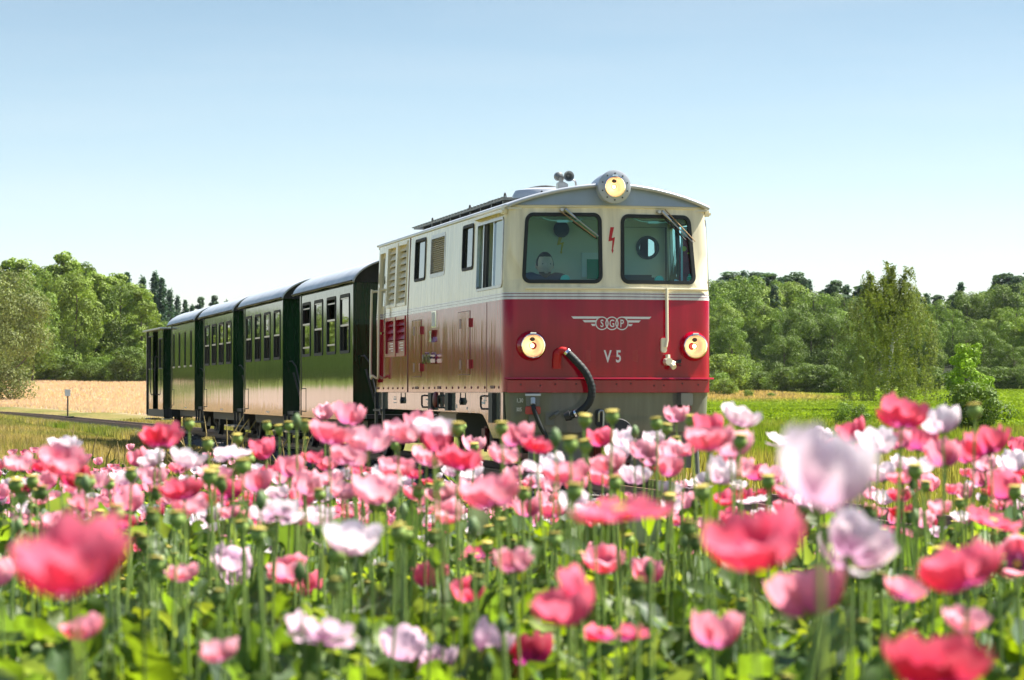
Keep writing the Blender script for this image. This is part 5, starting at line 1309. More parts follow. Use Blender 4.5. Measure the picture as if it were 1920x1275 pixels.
for i, px in enumerate(range(720, 1330, 34)):
    tree(('round', 'spruce')[i % 2], px, 565 + random.uniform(-15, 15), 330 + (i % 3) * 6, .8, i, noun='wood tree', group='trees behind the locomotive')
# right: the wood
skyl = [(1320, 520), (1345, 522), (1365, 512), (1390, 516), (1412, 506), (1440, 512), (1462, 522), (1480, 516), (1500, 510), (1520, 524), (1545, 540), (1566, 524), (1590, 536), (1612, 532), (1640, 536), (1668, 540), (1692, 545), (1716, 548), (1742, 552), (1762, 545), (1785, 552), (1806, 529), (1830, 552), (1850, 548), (1872, 520), (1890, 508), (1910, 514), (1935, 510), (1965, 520)]
for i, (px, ty) in enumerate(skyl):
    tree('pine' if i % 3 and px != 1806 else 'spruce', px + random.uniform(-6, 6), ty + random.uniform(-4, 7), 345 + random.uniform(-8, 8), random.uniform(1.3, 2.2) if i % 3 else random.uniform(.9, 1.2), i, noun='dark skyline pine' if i % 3 and px != 1806 else 'dark skyline spruce', group='conifers on the right skyline')
for i, px in enumerate(range(1318, 2300, 19)):
    tree(('round', 'pine', 'round')[i % 3], px, np.interp(px, [a for a, b in skyl], [b for a, b in skyl]) + random.uniform(0, 16), 325 + random.uniform(-10, 10), random.uniform(.6, 1.0), i, noun=('rounded tree inside the wood', 'pine inside the wood', 'rounded tree inside the wood')[i % 3], group='trees in the middle of the right wood')
R_ = [('round', 1352, 556, 262, .75, 1), ('round', 1398, 512, 290, .85, 0), ('round', 1372, 578, 258, .8, 3), ('round', 1432, 560, 282, .7, 1), ('round', 1462, 575, 280, .7, 0), ('round', 1500, 570, 262, .72, 2), ('round', 1470, 622, 244, .95, 2),
      ('round', 1520, 585, 250, .85, 2), ('round', 1560, 578, 250, .85, 2), ('round', 1590, 590, 262, .9, 3), ('round', 1625, 580, 280, .9, 3), ('round', 1700, 580, 285, .9, 0), ('round', 1745, 585, 275, .8, 3), ('round', 1786, 575, 280, .75, 0), ('round', 1832, 592, 262, .8, 2), ('round', 1868, 566, 258, .8, 1),
      ('round', 1905, 572, 254, .9, 0), ('round', 1945, 560, 250, .9, 1), ('round', 1845, 610, 240, .9, 2), ('round', 1900, 640, 238, 1.0, 2), ('round', 2000, 570, 250, .9, 1), ('round', 2070, 560, 255, .9, 0)]
for i, (k_, px, ty, y, wr, v) in enumerate(R_): tree(k_, px, ty, y, wr, v, noun='broad front tree of the wood', group='broad trees at the edge of the right wood')
for i, (px, ty, y, wr, v) in enumerate([(1352, 655, 236, 1.2, 2), (1385, 660, 240, 1.2, 1), (1415, 668, 244, 1.1, 2), (1430, 690, 236, 1.2, 0), (1358, 705, 212, 1.3, 2), (1447, 700, 232, 1.2, 1), (1340, 690, 230, 1.2, 1), (1404, 728, 205, 1.1, 2), (1447, 733, 203, 1.2, 1),
                                        (1478, 680, 224, 1.2, 0), (1512, 672, 222, 1.2, 0), (1548, 676, 222, 1.2, 0), (1580, 690, 222, 1.2, 0), (1620, 690, 226, 1.2, 0), (1660, 690, 230, 1.2, 0), (1700, 680, 230, 1.2, 0), (1745, 680, 230, 1.2, 0), (1790, 690, 230, 1.2, 0), (1835, 680, 230, 1.2, 0), (1875, 680, 230, 1.2, 0), (1915, 680, 230, 1.2, 0), (1960, 680, 230, 1.2, 0)]):
    tree('bush', px, ty, y, wr, v, noun='green edge bush of the wood', group='bushes along the right wood', cat='bush')
tree('birch', 1668, 486, 118, 1.18, 0, label='tall drooping olive green birch standing alone on the meadow', rz=.3)
tree('young', 1812, 620, 132, .95, 0, label='bright lime green young tree behind the round dark bush')
tree('bush', 1826, 700, 62, 1.0, 0, label='large round dark green bush on the bright meadow', cat='bush')
tree('bush', 1598, 742, 74, 1.0, 1, label='low dry looking bush left of the birch trunk', cat='bush')
tree('bush', 1672, 762, 84, 1.5, 0, label='dark low bush at the foot of the birch', cat='bush')
tree('bush', 1905, 785, 96, 1.3, 1, label='low brownish bush at the right edge below the meadow', cat='bush')

# ------------------------------------------------------------------ grasses and wheat as masses
def blades(name, x, y, h, w, cols, label, lean=.35, mat='grass', seed=1, base=0.0):
    rng = np.random.default_rng(seed); N = len(x); z = ground_h(x, y) + base
    a = rng.uniform(0, 2 * PI, N); l = rng.uniform(0, lean, N) * h; b = rng.uniform(0, PI, N)
    p = np.stack([x, y, z], 1); s = np.stack([np.cos(b) * w, np.sin(b) * w, 0 * w], 1)
    tip = p + np.stack([np.cos(a) * l, np.sin(a) * l, h], 1)
    V = np.stack([p - s, p + s, tip], 1).reshape(-1, 3)
    o = np_mesh(name, V, np.arange(3 * N).reshape(N, 3), np.repeat(cols, 3, 0), mat); tag(o, label, 'grass', kind='stuff'); return o
def frustum_pts(N, y0, y1, x0px, x1px, pad, rng, p=1.0):
    y = (rng.uniform(0, 1, N) * (y1 ** p - y0 ** p) + y0 ** p) ** (1 / p)
    xl = (x0px - 960) / F * y - pad; xr = (x1px - 960) / F * y + pad
    return xl + rng.uniform(0, 1, N) * (xr - xl), y
rg = np.random.default_rng(5)
x, y = frustum_pts(120000, 22, 112, 0, 420, 3, rg, 1.4); d = track_dist(x, y); k = (np.abs(d) > 1.15) & ~field_mask(x, y); x, y = x[k], y[k]
n_ = np.clip(pnoise(x, y, .25, 11) * .5 + .5 + .6 * np.clip((120 - pxof(x, y, 0)[0]) / 200, 0, 1), 0, 1); tall_ = np.clip((200 - pxof(x, y, 0)[0]) / 160, 0, 1) * (y < 60); hh_ = (.10 + .10 * np.clip(n_, 0, 1) + .30 * tall_) * rg.uniform(.6, 1.3, len(x)); hh_ = hh_ * np.clip((np.abs(track_dist(x, y)) - 1.2) / 2.0, .3, 1)
cg = np.array([.13, .18, .025])[None] * (1 - n_[:, None]) + np.array([.42, .33, .16])[None] * n_[:, None]; cg = np.clip(cg * rg.uniform(.6, 1.35, (len(x), 1)), 0, 1)
blades('rough_grass', x, y, hh_, .010 + .00012 * y, cg, 'rough half dry grass between the poppies and the track on the left', seed=2)
x, y = frustum_pts(90000, 26, 75, 1250, 1920, 3, rg, 1.2); d = track_dist(x, y); k = (np.abs(d) > 1.7) & ~field_mask(x, y); x, y = x[k], y[k]
n_ = np.clip(pnoise(x, y, .25, 11) * .5 + .5, 0, 1); cg = np.array([.17, .23, .025])[None] * (1 - n_[:, None] ** 2 * .5) + np.array([.40, .33, .14])[None] * n_[:, None] ** 2 * .5; cg = cg * rg.uniform(.65, 1.35, (len(x), 1))
blades('meadow_grass', x, y, rg.uniform(.08, .24, len(x)) * (1 + .6 * n_), .008 + .0001 * y, cg, 'short green meadow grass right of the locomotive', seed=3)
x, y = frustum_pts(110000, 75, 232, 1300, 1930, 6, rg, 1.1); k = track_dist(x, y) > 3; x, y = x[k], y[k]
n_ = np.clip(pnoise(x, y, .12, 21) * .5 + .5, 0, 1); db = (sm(2, 6, track_dist(x, y)) * sm(183, 203, y) * sm(26, 20, x))[:, None]
cg = np.array([.19, .27, .022])[None] * (.8 + .4 * n_[:, None]); cg = cg * (1 - db) + np.array([.42, .32, .16]) * db; cg = cg * rg.uniform(.75, 1.25, (len(x), 1))
blades('mown_meadow', x, y, rg.uniform(.03, .08, len(x)) * (1 + 3 * db[:, 0]), .04 + .0003 * y, cg, 'bright green mown meadow in front of the wood', seed=4, lean=.8)
x, y = frustum_pts(30000, 88, 130, -500, 560, 4, rg); k = (is_wheat(x, y, track_dist(x, y)) > .3); x, y = x[k], y[k]
x2, y2 = frustum_pts(120000, 130, 238, -300, 560, 4, rg); k = (is_wheat(x2, y2, track_dist(x2, y2)) > .3); x = np.concatenate([x, x2[k]]); y = np.concatenate([y, y2[k]])
cg = np.array([.58, .44, .36])[None] * rg.uniform(.92, 1.08, (len(x), 1)) * np.array([1, 1, 1])
w_ = blades('wheat', x, y, rg.uniform(.12, .22, len(x)), .018 + .00012 * y, cg, 'ripe tan wheat field in front of the left wood', seed=6, lean=.3); w_['category'] = 'wheat'
yb = rg.uniform(60, 152, 16000); tx_ = np.interp(yb, TPA[:, 1], TPA[:, 0]); xb = tx_ - rg.uniform(.75, 1.9, len(yb)); kb = pxof(xb, yb, 0)[0] < 330; xb, yb = xb[kb], yb[kb]
nb_ = np.clip(pnoise(xb, yb, .5, 31) * .5 + .5, 0, 1)[:, None]; cb_ = (np.array([.15, .21, .03]) * (1 - nb_) + np.array([.42, .33, .16]) * nb_) * rg.uniform(.7, 1.3, (len(xb), 1))
blades('trackside_grass', xb, yb, rg.uniform(.14, .30, len(xb)), .012 + .0001 * yb, cb_, 'grass growing up the near side of the ballast', seed=9)
# dry grass stalks with seed heads standing between the poppies and the carriages
rr = random.Random(3)
for gi, (px, py, n) in enumerate([(395, 812, 16), (440, 815, 12), (340, 822, 10), (520, 815, 10), (235, 835, 9), (160, 825, 9)]):
    y0 = 25.5 + rr.uniform(0, 1.5); q = P(px, py, y0); g = float(ground_h(q.x, q.y))
    o = empty('dry_grass_tuft', (q.x, q.y, g), 0, cat='grass tuft', group='dry grass tufts at the far edge of the poppies'); later(o, 'tuft of dry pale grass stalks', px, py)
    mb = MB()
    for k in range(n):
        h_ = (q.z - g) * rr.uniform(.7, 1.1); a = rr.uniform(-.35, .35); b_ = rr.uniform(-.2, .2); p0 = Vector((rr.uniform(-.2, .2), rr.uniform(-.2, .2), -.02))
        p1 = p0 + Vector((a * .25, b_ * .2, h_ * .6)); p2 = p0 + Vector((a * .6, b_ * .5, h_ * .95)); p3 = p0 + Vector((a * .95, b_ * .8, h_ * 1.08))
        mb.tube([p0, p1, p2, p3], [.004, .0035, .007, .002], 4)
    mb.build('stalks', 'straw', o)

# ------------------------------------------------------------------ poppies
PINK = (0.88, 0.14, 0.24); ROSE = (0.90, 0.30, 0.38); PALE_ = (0.90, 0.50, 0.55); WHITE = (0.88, 0.83, 0.84); CRIM = (0.60, 0.012, 0.06); LILAC = (0.74, 0.60, 0.68)
SHAPES = {'cup': (.040, .056), 'bowl': (.047, .044), 'open': (.056, .019)}
def petal_geo(shape, col, seed, na=11, nr=7, w=1.0):
    Ro, Hc = SHAPES[shape]; rng = np.random.default_rng(seed); ph = rng.uniform(0, 6, 4); V = []; C = []
    white = min(col) > .4; blot = np.array((0.24, 0.04, 0.27)) if not white else np.array((0.36, 0.12, 0.30)); tipc = np.minimum(.95, np.array(col) * (1.1 if white else .6) + (0 if white else (.40 if col[1] > .2 else .22)))
    for i in range(nr):
        r = i / (nr - 1)
        for j in range(na):
            a = -1 + 2 * j / (na - 1); span = (1.12 if shape != 'open' else .85) * w * math.sin(min(1, r * 1.25 + .12) * PI / 2)
            phi = {'cup': 1.95, 'bowl': 1.5, 'open': 1.15}[shape]
            ang = a * span; rr_ = r * (1 - .10 * abs(a) ** 2.5)
            rad = Ro * (.05 + .97 * math.sin(phi * rr_) / (1 if phi > 1.5 else math.sin(phi)))
            z = Hc * (1 - math.cos(phi * rr_)) / (1 - math.cos(phi))
            cr = math.sin(a * 6 + ph[0]) * .5 + math.sin(a * 11 + ph[1] + r * 3) * .35 + math.sin(a * 19 + ph[2] - r * 4) * .22 + math.sin(r * 9 + ph[3]) * .25
            rad *= 1 + .11 * cr * r ** 1.5; z += .0065 * (math.sin(a * 7 + ph[1]) * .6 + math.sin(a * 15 + ph[2]) * .5 + .3 * math.sin(a * 23 + ph[0])) * r ** 2.5
            V.append((rad * math.cos(ang), rad * math.sin(ang), z + .004))
            b = max(0, 1 - r / (.66 if white else .60)) ** .55 * .9; s = 1 + .10 * math.sin(a * 11 + ph[0]) + .06 * rng.normal()
            C.append(np.clip((np.array(col) * (1 - .5 * r ** 2.5) + tipc * .5 * r ** 2.5) * (1 - b) * s + blot * b, 0, 1))
    Fq = [(i * na + j, i * na + j + 1, (i + 1) * na + j + 1, (i + 1) * na + j) for i in range(nr - 1) for j in range(na - 1)]
    return np.array(V), np.array(Fq), np.array(C)
TONES = {'pink': PINK, 'rose': ROSE, 'pale pink': PALE_, 'white': WHITE, 'crimson': CRIM, 'lilac white': LILAC}
PET = {}
for t_, c_ in TONES.items():
    for s_ in SHAPES:
        PET[(t_, s_)] = []
        for k in range(2):
            V, Fq, C = petal_geo(s_, c_, hash((len(PET), k)) % 1000); o = np_mesh('petal', V, Fq, C, 'petal', smooth=True); PET[(t_, s_)].append(o.data); bpy.data.objects.remove(o)
def mesh_only(o): me = o.data; bpy.data.objects.remove(o); return me
def lathe_mesh(name, prof, mats, n=12, top=None):
    mb = MB(); mb.lathe(prof, Matrix(), n, 0)
    if top: mb.lathe(top, Matrix(), n, 1)
    return mesh_only(mb.build(name, mats, None, smooth=True))
POD = lathe_mesh('seed_pod', [(.002, -.006), (.004, 0), (.011, .005), (.0155, .013), (.016, .020), (.0125, .027), (.010, .029)], ['pod_green', 'pod_crown'], 12, [(.009, .029), (.0155, .030), (.0165, .032), (.013, .034), (.004, .035), (0, .0345)])
BUD = lathe_mesh('bud', [(0, -.004), (.006, 0), (.0115, .010), (.0125, .020), (.009, .031), (.003, .038), (0, .039)], ['bud_green'], 10)
SMALLPOD = lathe_mesh('seed_pod', [(.002, -.002), (.007, .003), (.0095, .010), (.008, .016)], ['pod_green', 'pod_crown'], 10, [(.007, .016), (.010, .018), (.004, .020), (0, .0195)])
def stem_mesh(seed, r=.0026):
    rr = random.Random(seed); a, b = rr.uniform(-.03, .03), rr.uniform(-.03, .03); mb = MB()
    mb.tube([(a * 1.2, b * 1.2, 0), (a * 1.5, b * 1.4, .3), (a * 1.1, b, .6), (a * .3, b * .3, .86), (0, 0, 1)], [r * 1.3, r * 1.2, r * 1.1, r, r * .9], 6); return mesh_only(mb.build('stem', 'pod_green', None, smooth=True))
STEMS = [stem_mesh(s) for s in range(5)]
def hook_mesh():
    mb = MB(); mb.tube(catmull([(0, 0, 0), (.01, 0, .4), (0, 0, .8), (.0, 0, .95), (.02, 0, 1.0), (.045, 0, .985), (.05, 0, .95)], 4), .0024, 6); return mesh_only(mb.build('stem', 'bud_green', None, smooth=True))
HOOK = hook_mesh()
def leaf_geo(seed, nl=8, nw=5):
    rng = np.random.default_rng(seed); V = []; C = []; ph = rng.uniform(0, 6, 3); col = np.array([(.070, .120, .042), (.080, .135, .028), (.115, .16, .08)][seed % 3])
    for i in range(nl):
        t = i / (nl - 1); w = .30 * (math.sin(PI * min(1, t * .93 + .07)) ** .6) * (1 + .22 * math.sin(t * 17 + ph[0]))
        for j in range(nw):
            a = -1 + 2 * j / (nw - 1)
            V.append((t * (1 - .12 * t), a * w * .9, .30 * t * (1 - t * .9) + .10 * a * a * (1 - .4 * t) + .06 * math.sin(t * 12 + ph[1] + a * 2) * abs(a)))
            C.append(col * (1.35 if abs(a) < .1 else 1) * rng.uniform(.85, 1.15))
    Fq = [(i * nw + j, i * nw + j + 1, (i + 1) * nw + j + 1, (i + 1) * nw + j) for i in range(nl - 1) for j in range(nw - 1)]
    return np.array(V), np.array(Fq), np.array(C)
LEAVES = []
for s in range(3):
    V, Fq, C = leaf_geo(s, 10, 7); LEAVES.append(mesh_only(np_mesh('leaf', V, Fq, C, 'leaf', smooth=True)))
rp_ = random.Random(11)
def kid(name, me, parent, loc=(0, 0, 0), rot=(0, 0, 0), sc_=(1, 1, 1)):
    o = bpy.data.objects.new(name, me); o.location = loc; o.rotation_euler = rot; o.scale = sc_; return link(o, parent)
def stemleaves(root, H, n):
    for k in range(n):
        s = rp_.uniform(.09, .15); kid('leaf', rp_.choice(LEAVES), root, (0, 0, H * rp_.uniform(.35, .78)), (0, -rp_.uniform(.3, .9), rp_.uniform(0, 6.28)), (s, s, s))
def poppy(px, py, wpx, tone, shape='bowl', tilt=None, az=None, label=None, y=None, noun=None):
    D = 2 * SHAPES[shape][0] * 1.08
    if y is None: y = D * F / wpx * rp_.uniform(.98, 1.02)
    sc1 = wpx * y / F / D
    q = P(px, py, y); Hc = SHAPES[shape][1] * sc1; g = float(ground_h(q.x, q.y)); H = q.z - Hc * .5 - g
    root = empty('poppy', (q.x, q.y, g), rp_.uniform(0, 6.28) if az is None else az, label, 'poppy', 'pink and white poppies in the foreground field')
    kid('stem', rp_.choice(STEMS), root, (0, 0, 0), (0, 0, 0), (1.1, 1.1, H))
    ti_ = rp_.uniform(0, .35) if tilt is None else tilt
    R0 = Euler((0, ti_, 0)).to_matrix()
    n = {'cup': 4, 'bowl': 6, 'open': 6}[shape]
    for k in range(n):
        e = (R0 @ Euler((0, rp_.uniform(-.2, .16) + (.12 if k % 2 else -.06), 2 * PI * k / n + rp_.uniform(-.18, .18))).to_matrix()).to_euler()
        s = sc1 * rp_.uniform(.92, 1.08); kid('petal', rp_.choice(PET[(tone, shape)]), root, (0, 0, H), e, (s, s, s * rp_.uniform(.85, 1.15)))
    kid('seed_pod', SMALLPOD, root, (0, 0, H), (0, ti_, 0), (sc1, sc1, sc1))
    if y < 7: stemleaves(root, H, 2)
    if not label: later(root, noun or f'{tone} poppy', px, py)
    return root
def pod(px, py, wpx, bud=False, hook=False):
    D = .033 if not bud else .025; y = D * F / wpx; s = 1.0
    q = P(px, py, y); g = float(ground_h(q.x, q.y)); H = q.z - .015 - g
    if bud:
        o = empty('poppy_bud', (q.x, q.y, g), rp_.uniform(0, 6.28), None, 'poppy bud', 'unopened poppy buds in the field'); later(o, 'nodding green poppy bud' if hook else 'upright green poppy bud', px, py)
        if hook: kid('stem', HOOK, o, (0, 0, 0), (0, 0, 0), (1, 1, H)); kid('bud', BUD, o, (.05, 0, H * .955), (PI, 0, 0))
        else: kid('stem', rp_.choice(STEMS), o, (0, 0, 0), (0, 0, 0), (1, 1, H)); kid('bud', BUD, o, (0, 0, H))
    else:
        o = empty('poppy_seed_head', (q.x, q.y, g), rp_.uniform(0, 6.28), None, 'seed head', 'round green poppy seed heads'); later(o, 'round green poppy seed head', px, py)
        kid('stem', rp_.choice(STEMS), o, (0, 0, 0), (0, 0, 0), (1.2, 1.2, H)); kid('seed_pod', POD, o, (0, 0, H), (rp_.uniform(-.15, .15), rp_.uniform(-.15, .15), 0))
    return o
BIG = [(140, 1070, 225, 'pink', 'bowl', .12, 'large blurred pink poppy bowl low at the left edge'),
    (1535, 900, 195, 'white', 'cup', .25, 'largest blurred white poppy with a purple base'), (1590, 1020, 150, 'white', 'bowl', .8, 'blurred white poppy just beneath the largest white one'),
    (1415, 1022, 200, 'pink', 'bowl', .3, 'large hot pink poppy left of the biggest white poppy'), (1522, 1120, 125, 'rose', 'cup', .25, 'dark rose poppy below the two large white ones'),
    (1815, 1078, 150, 'pink', 'bowl', .35, 'large round pink poppy right of the two large white ones'), (1340, 1187, 100, 'rose', 'cup', .1, 'rose cup with a green pod showing, low below the right headlight'),
    (1752, 1255, 190, 'crimson', 'bowl', .1, 'dark crimson poppy cut by the bottom edge'), (1165, 965, 188, 'pink', 'open', .15, 'wide flat pink poppy just below the V 5 number'),
    (1072, 1130, 122, 'pink', 'cup', .45, 'pink cup leaning, upper of the pair below the hose'), (1155, 1193, 122, 'pink', 'open', .3, 'wide pink poppy, lower of the pair below the hose'),
    (990, 1228, 80, 'crimson', 'cup', .5, 'narrow dark crimson poppy at the bottom middle'), (910, 1205, 85, 'lilac white', 'cup', .3, 'lilac white cup left of the narrow crimson poppy'),
    (755, 1212, 84, 'lilac white', 'cup', .2, 'lilac white cup, upper of the bottom pair'), (822, 1242, 90, 'lilac white', 'bowl', .3, 'lilac white bowl, lower of the bottom pair'),
    (690, 1200, 66, 'pink', 'cup', .1, 'pink cup at the bottom beside the lilac white pair'), (692, 1162, 60, 'white', 'cup', .2, 'white cup just above the bottom pink one'), (600, 1195, 142, 'lilac white', 'open', .35, 'wide pale lilac poppy with spread petals near the bottom'),
    (655, 1018, 108, 'white', 'bowl', .2, 'white bowl in the middle left among green leaves'), (520, 965, 98, 'white', 'open', .5, 'white butterfly shaped poppy left of the white bowl'), (598, 972, 66, 'white', 'bowl', .2, 'small white bowl between two larger white ones'), (516, 1017, 58, 'white', 'open', 1.2, 'small white poppy facing the viewer under the butterfly shaped one'),
    (437, 1045, 65, 'lilac white', 'cup', -.9, 'lilac white poppy drooping, upper of a pair'), (445, 1083, 52, 'lilac white', 'cup', .2, 'small lilac white cup under the drooping one'),
    (541, 1072, 76, 'rose', 'bowl', .4, 'rose bowl, upper of a pair at lower left'), (580, 1101, 56, 'pink', 'cup', .2, 'small pink cup beside the rose bowl'), (808, 1085, 62, 'pink', 'cup', .1, 'coral pink cup alone among leaves below the side letters'),
    (895, 1042, 70, 'pink', 'open', .3, 'flat pink poppy alone above green leaves below the cab'), (1212, 1076, 64, 'rose', 'cup', .2, 'closed rose cup below the white pipe'), (1132, 1055, 84, 'rose', 'bowl', .4, 'rose bowl left of the closed rose cup'), (1185, 1032, 64, 'rose', 'open', .2, 'flat rose poppy above the closed rose cup'),
    (1858, 980, 108, 'pink', 'open', .35, 'flat pink poppy near the right edge above the large round one'), (1908, 1045, 90, 'rose', 'bowl', .9, 'rose poppy cut by the right edge'), (8, 1170, 52, 'rose', 'cup', .2, 'rose cup cut by the left edge'),
    (1580, 1210, 78, 'rose', 'bowl', .3, 'rose bowl at the bottom left of the crimson one'), (1655, 1222, 50, 'pink', 'cup', .3, 'pink cup just left of the crimson bottom poppy'), (1490, 1150, 40, 'pale pink', 'cup', .2, 'small pale pink cup left of the dark rose poppy')]
for a in BIG: poppy(a[0], a[1], a[2], a[3], a[4], a[5], label=a[6], az=(PI * .5 + math.pi) + rp_.uniform(-.4, .4) if a[5] > .8 else None)
MIDS = [(1385, 785, 76, 'white', 'bowl'), (1330, 828, 96, 'rose', 'bowl'), (1268, 780, 46, 'pale pink', 'cup'), (1330, 800, 60, 'pink', 'cup'), (1472, 830, 76, 'white', 'open'), (1535, 815, 38, 'white', 'cup'),
    (1690, 783, 96, 'pink', 'bowl'), (1768, 791, 76, 'white', 'cup'), (1602, 812, 58, 'pink', 'cup'), (1648, 836, 78, 'white', 'bowl'), (1722, 828, 62, 'pink', 'cup'), (1775, 855, 70, 'rose', 'cup'), (1810, 850, 60, 'pink', 'cup'), (1856, 838, 84, 'pink', 'bowl'), (1884, 920, 64, 'pink', 'cup'), (1843, 900, 46, 'rose', 'cup'), (1658, 892, 62, 'white', 'bowl'), (1600, 850, 55, 'pink', 'cup'), (1575, 835, 50, 'rose', 'cup'),
    (1350, 890, 64, 'white', 'cup'), (1418, 888, 46, 'pink', 'cup'), (1412, 940, 66, 'white', 'open'), (1905, 836, 40, 'pink', 'cup'), (1900, 870, 50, 'white', 'cup'), (1660, 935, 40, 'white', 'cup'), (1300, 910, 50, 'white', 'open'),
    (610, 776, 40, 'pale pink', 'cup'), (652, 780, 58, 'rose', 'cup'), (618, 818, 82, 'rose', 'bowl'), (690, 832, 80, 'pale pink', 'bowl'), (812, 808, 80, 'white', 'bowl'), (785, 800, 56, 'rose', 'cup'), (748, 816, 74, 'pale pink', 'bowl'), (860, 866, 82, 'pink', 'bowl'), (972, 820, 62, 'rose', 'cup'), (940, 856, 66, 'pale pink', 'bowl'), (704, 926, 92, 'pale pink', 'bowl'), (745, 880, 70, 'rose', 'bowl'), (722, 892, 46, 'white', 'cup'), (930, 932, 110, 'rose', 'bowl'),
    (1066, 890, 84, 'rose', 'bowl'), (1130, 822, 54, 'pink', 'cup'), (1170, 826, 50, 'white', 'cup'), (1228, 822, 46, 'white', 'cup'), (1146, 876, 72, 'pale pink', 'bowl'), (1190, 897, 62, 'white', 'bowl'), (1255, 878, 58, 'rose', 'cup'), (1165, 850, 50, 'white', 'cup'), (1205, 846, 55, 'pale pink', 'cup'), (1225, 860, 48, 'pale pink', 'cup'), (1130, 900, 60, 'rose', 'bowl'), (1040, 960, 60, 'rose', 'bowl'), (800, 862, 66, 'pale pink', 'bowl'), (650, 860, 70, 'pale pink', 'bowl'), (890, 835, 40, 'pale pink', 'cup'), (1003, 905, 40, 'white', 'cup'),
    (118, 836, 58, 'white', 'bowl'), (112, 872, 92, 'rose', 'bowl'), (146, 896, 62, 'crimson', 'cup'), (300, 824, 78, 'pink', 'bowl'), (350, 864, 70, 'white', 'bowl'), (436, 856, 76, 'white', 'open'), (240, 898, 60, 'white', 'bowl'), (280, 893, 54, 'pale pink', 'cup'), (346, 922, 86, 'pink', 'bowl'), (245, 943, 56, 'rose', 'cup'), (292, 962, 38, 'pink', 'cup'), (432, 922, 52, 'pink', 'cup'), (402, 893, 66, 'pale pink', 'bowl'), (484, 905, 60, 'rose', 'cup'), (500, 846, 52, 'pink', 'cup'), (262, 862, 46, 'rose', 'cup'), (545, 880, 56, 'rose', 'cup'), (570, 910, 60, 'pale pink', 'cup'), (90, 905, 50, 'rose', 'cup')]
for a in MIDS: poppy(a[0], a[1], a[2], a[3], a[4])
occupied = [(a[0], a[1]) for a in BIG + MIDS]
wts = ['pink'] * 3 + ['rose'] * 6 + ['pale pink'] * 8 + ['white'] * 4 + ['crimson'] * 1
made = 0; tries = 0
def top_limit(px):
    return np.interp(px, [0, 60, 300, 480, 560, 640, 700, 960, 1100, 1340, 1440, 1560, 1700, 1920], [848, 838, 848, 850, 850, 800, 815, 825, 840, 800, 850, 845, 800, 810])
while made < 165 and tries < 6000:
    tries += 1
    y = rp_.uniform(6.0, 12.5); px = rp_.uniform(-30, 1950); h_ = rp_.uniform(.88, 1.2)
    x = (px - 960) / F * y; g = float(ground_h(x, y)); py = 735 - F * (g + h_ - 1.0) / y
    if py < top_limit(px) + rp_.uniform(0, 30) or py > 985: continue
    w = F * .088 / y
    if any(abs(px - a) < w * .45 and abs(py - b) < w * .35 for a, b in occupied): continue
    occupied.append((px, py)); poppy(px, py, w * rp_.uniform(.72, 1.0), rp_.choice(wts), rp_.choice(['cup', 'bowl', 'bowl']), y=y); made += 1
for k in range(400):
    if made > 172: break
    px = rp_.uniform(-20, 1940); py = rp_.uniform(975, 1262); y = rp_.uniform(3.4, 6.0); w = F * .085 / y
    if any(abs(px - a) < w * .8 and abs(py - b) < w * .7 for a, b in occupied): continue
    if (py - 735) / F * y > .42: continue
    occupied.append((px, py)); poppy(px, py, w * rp_.uniform(.7, 1.0), rp_.choice(wts), rp_.choice(['cup', 'bowl']), y=y); made += 1
PODS = [(857, 806, 26), (940, 805, 26), (1095, 790, 25), (1148, 783, 26), (1070, 836, 30), (1100, 838, 26), (1828, 772, 28), (1386, 830, 28), (355, 797, 20), (501, 800, 18), (524, 806, 18), (541, 800, 18), (571, 800, 22), (445, 824, 20), (675, 834, 20), (741, 836, 18), (1232, 796, 24), (1248, 806, 22), (1296, 790, 22), (391, 834, 22), (1715, 886, 30), (1268, 830, 20), (815, 860, 20), (890, 840, 18), (680, 905, 26), (785, 925, 26), (1075, 925, 34), (600, 930, 24), (400, 885, 22), (470, 862, 20), (455, 990, 26), (1180, 1015, 24), (205, 910, 20), (60, 905, 26), (40, 935, 26), (150, 905, 26), (940, 985, 24), (1040, 1015, 30), (1440, 905, 26), (870, 800, 12), (1000, 830, 14)]
for a in PODS: pod(*a)
for (px, py, w, hk) in [(556, 791, 17, 0), (1041, 823, 22, 0), (1300, 822, 14, 0), (1190, 812, 16, 0), (75, 925, 20, 1), (112, 935, 20, 1), (20, 960, 20, 1), (60, 985, 20, 1), (205, 985, 18, 1), (140, 965, 18, 1), (280, 990, 18, 1), (1690, 905, 20, 1), (1530, 925, 20, 0), (1600, 1000, 22, 1), (30, 1010, 20, 1), (320, 1000, 18, 1), (640, 1085, 22, 0)]: pod(px, py, w, True, bool(hk))
for k in range(130):
    y = rp_.uniform(5.0, 12); px = rp_.uniform(-20, 1940); x = (px - 960) / F * y; h_ = rp_.uniform(.75, 1.08); g = float(ground_h(x, y)); py = 735 - F * (g + h_ - 1.0) / y
    if py < top_limit(px) - 5 or py > 1100: continue
    if k % 3: pod(px, py, .033 * F / y)
    else: pod(px, py, .025 * F / y, True, k % 2 == 0)

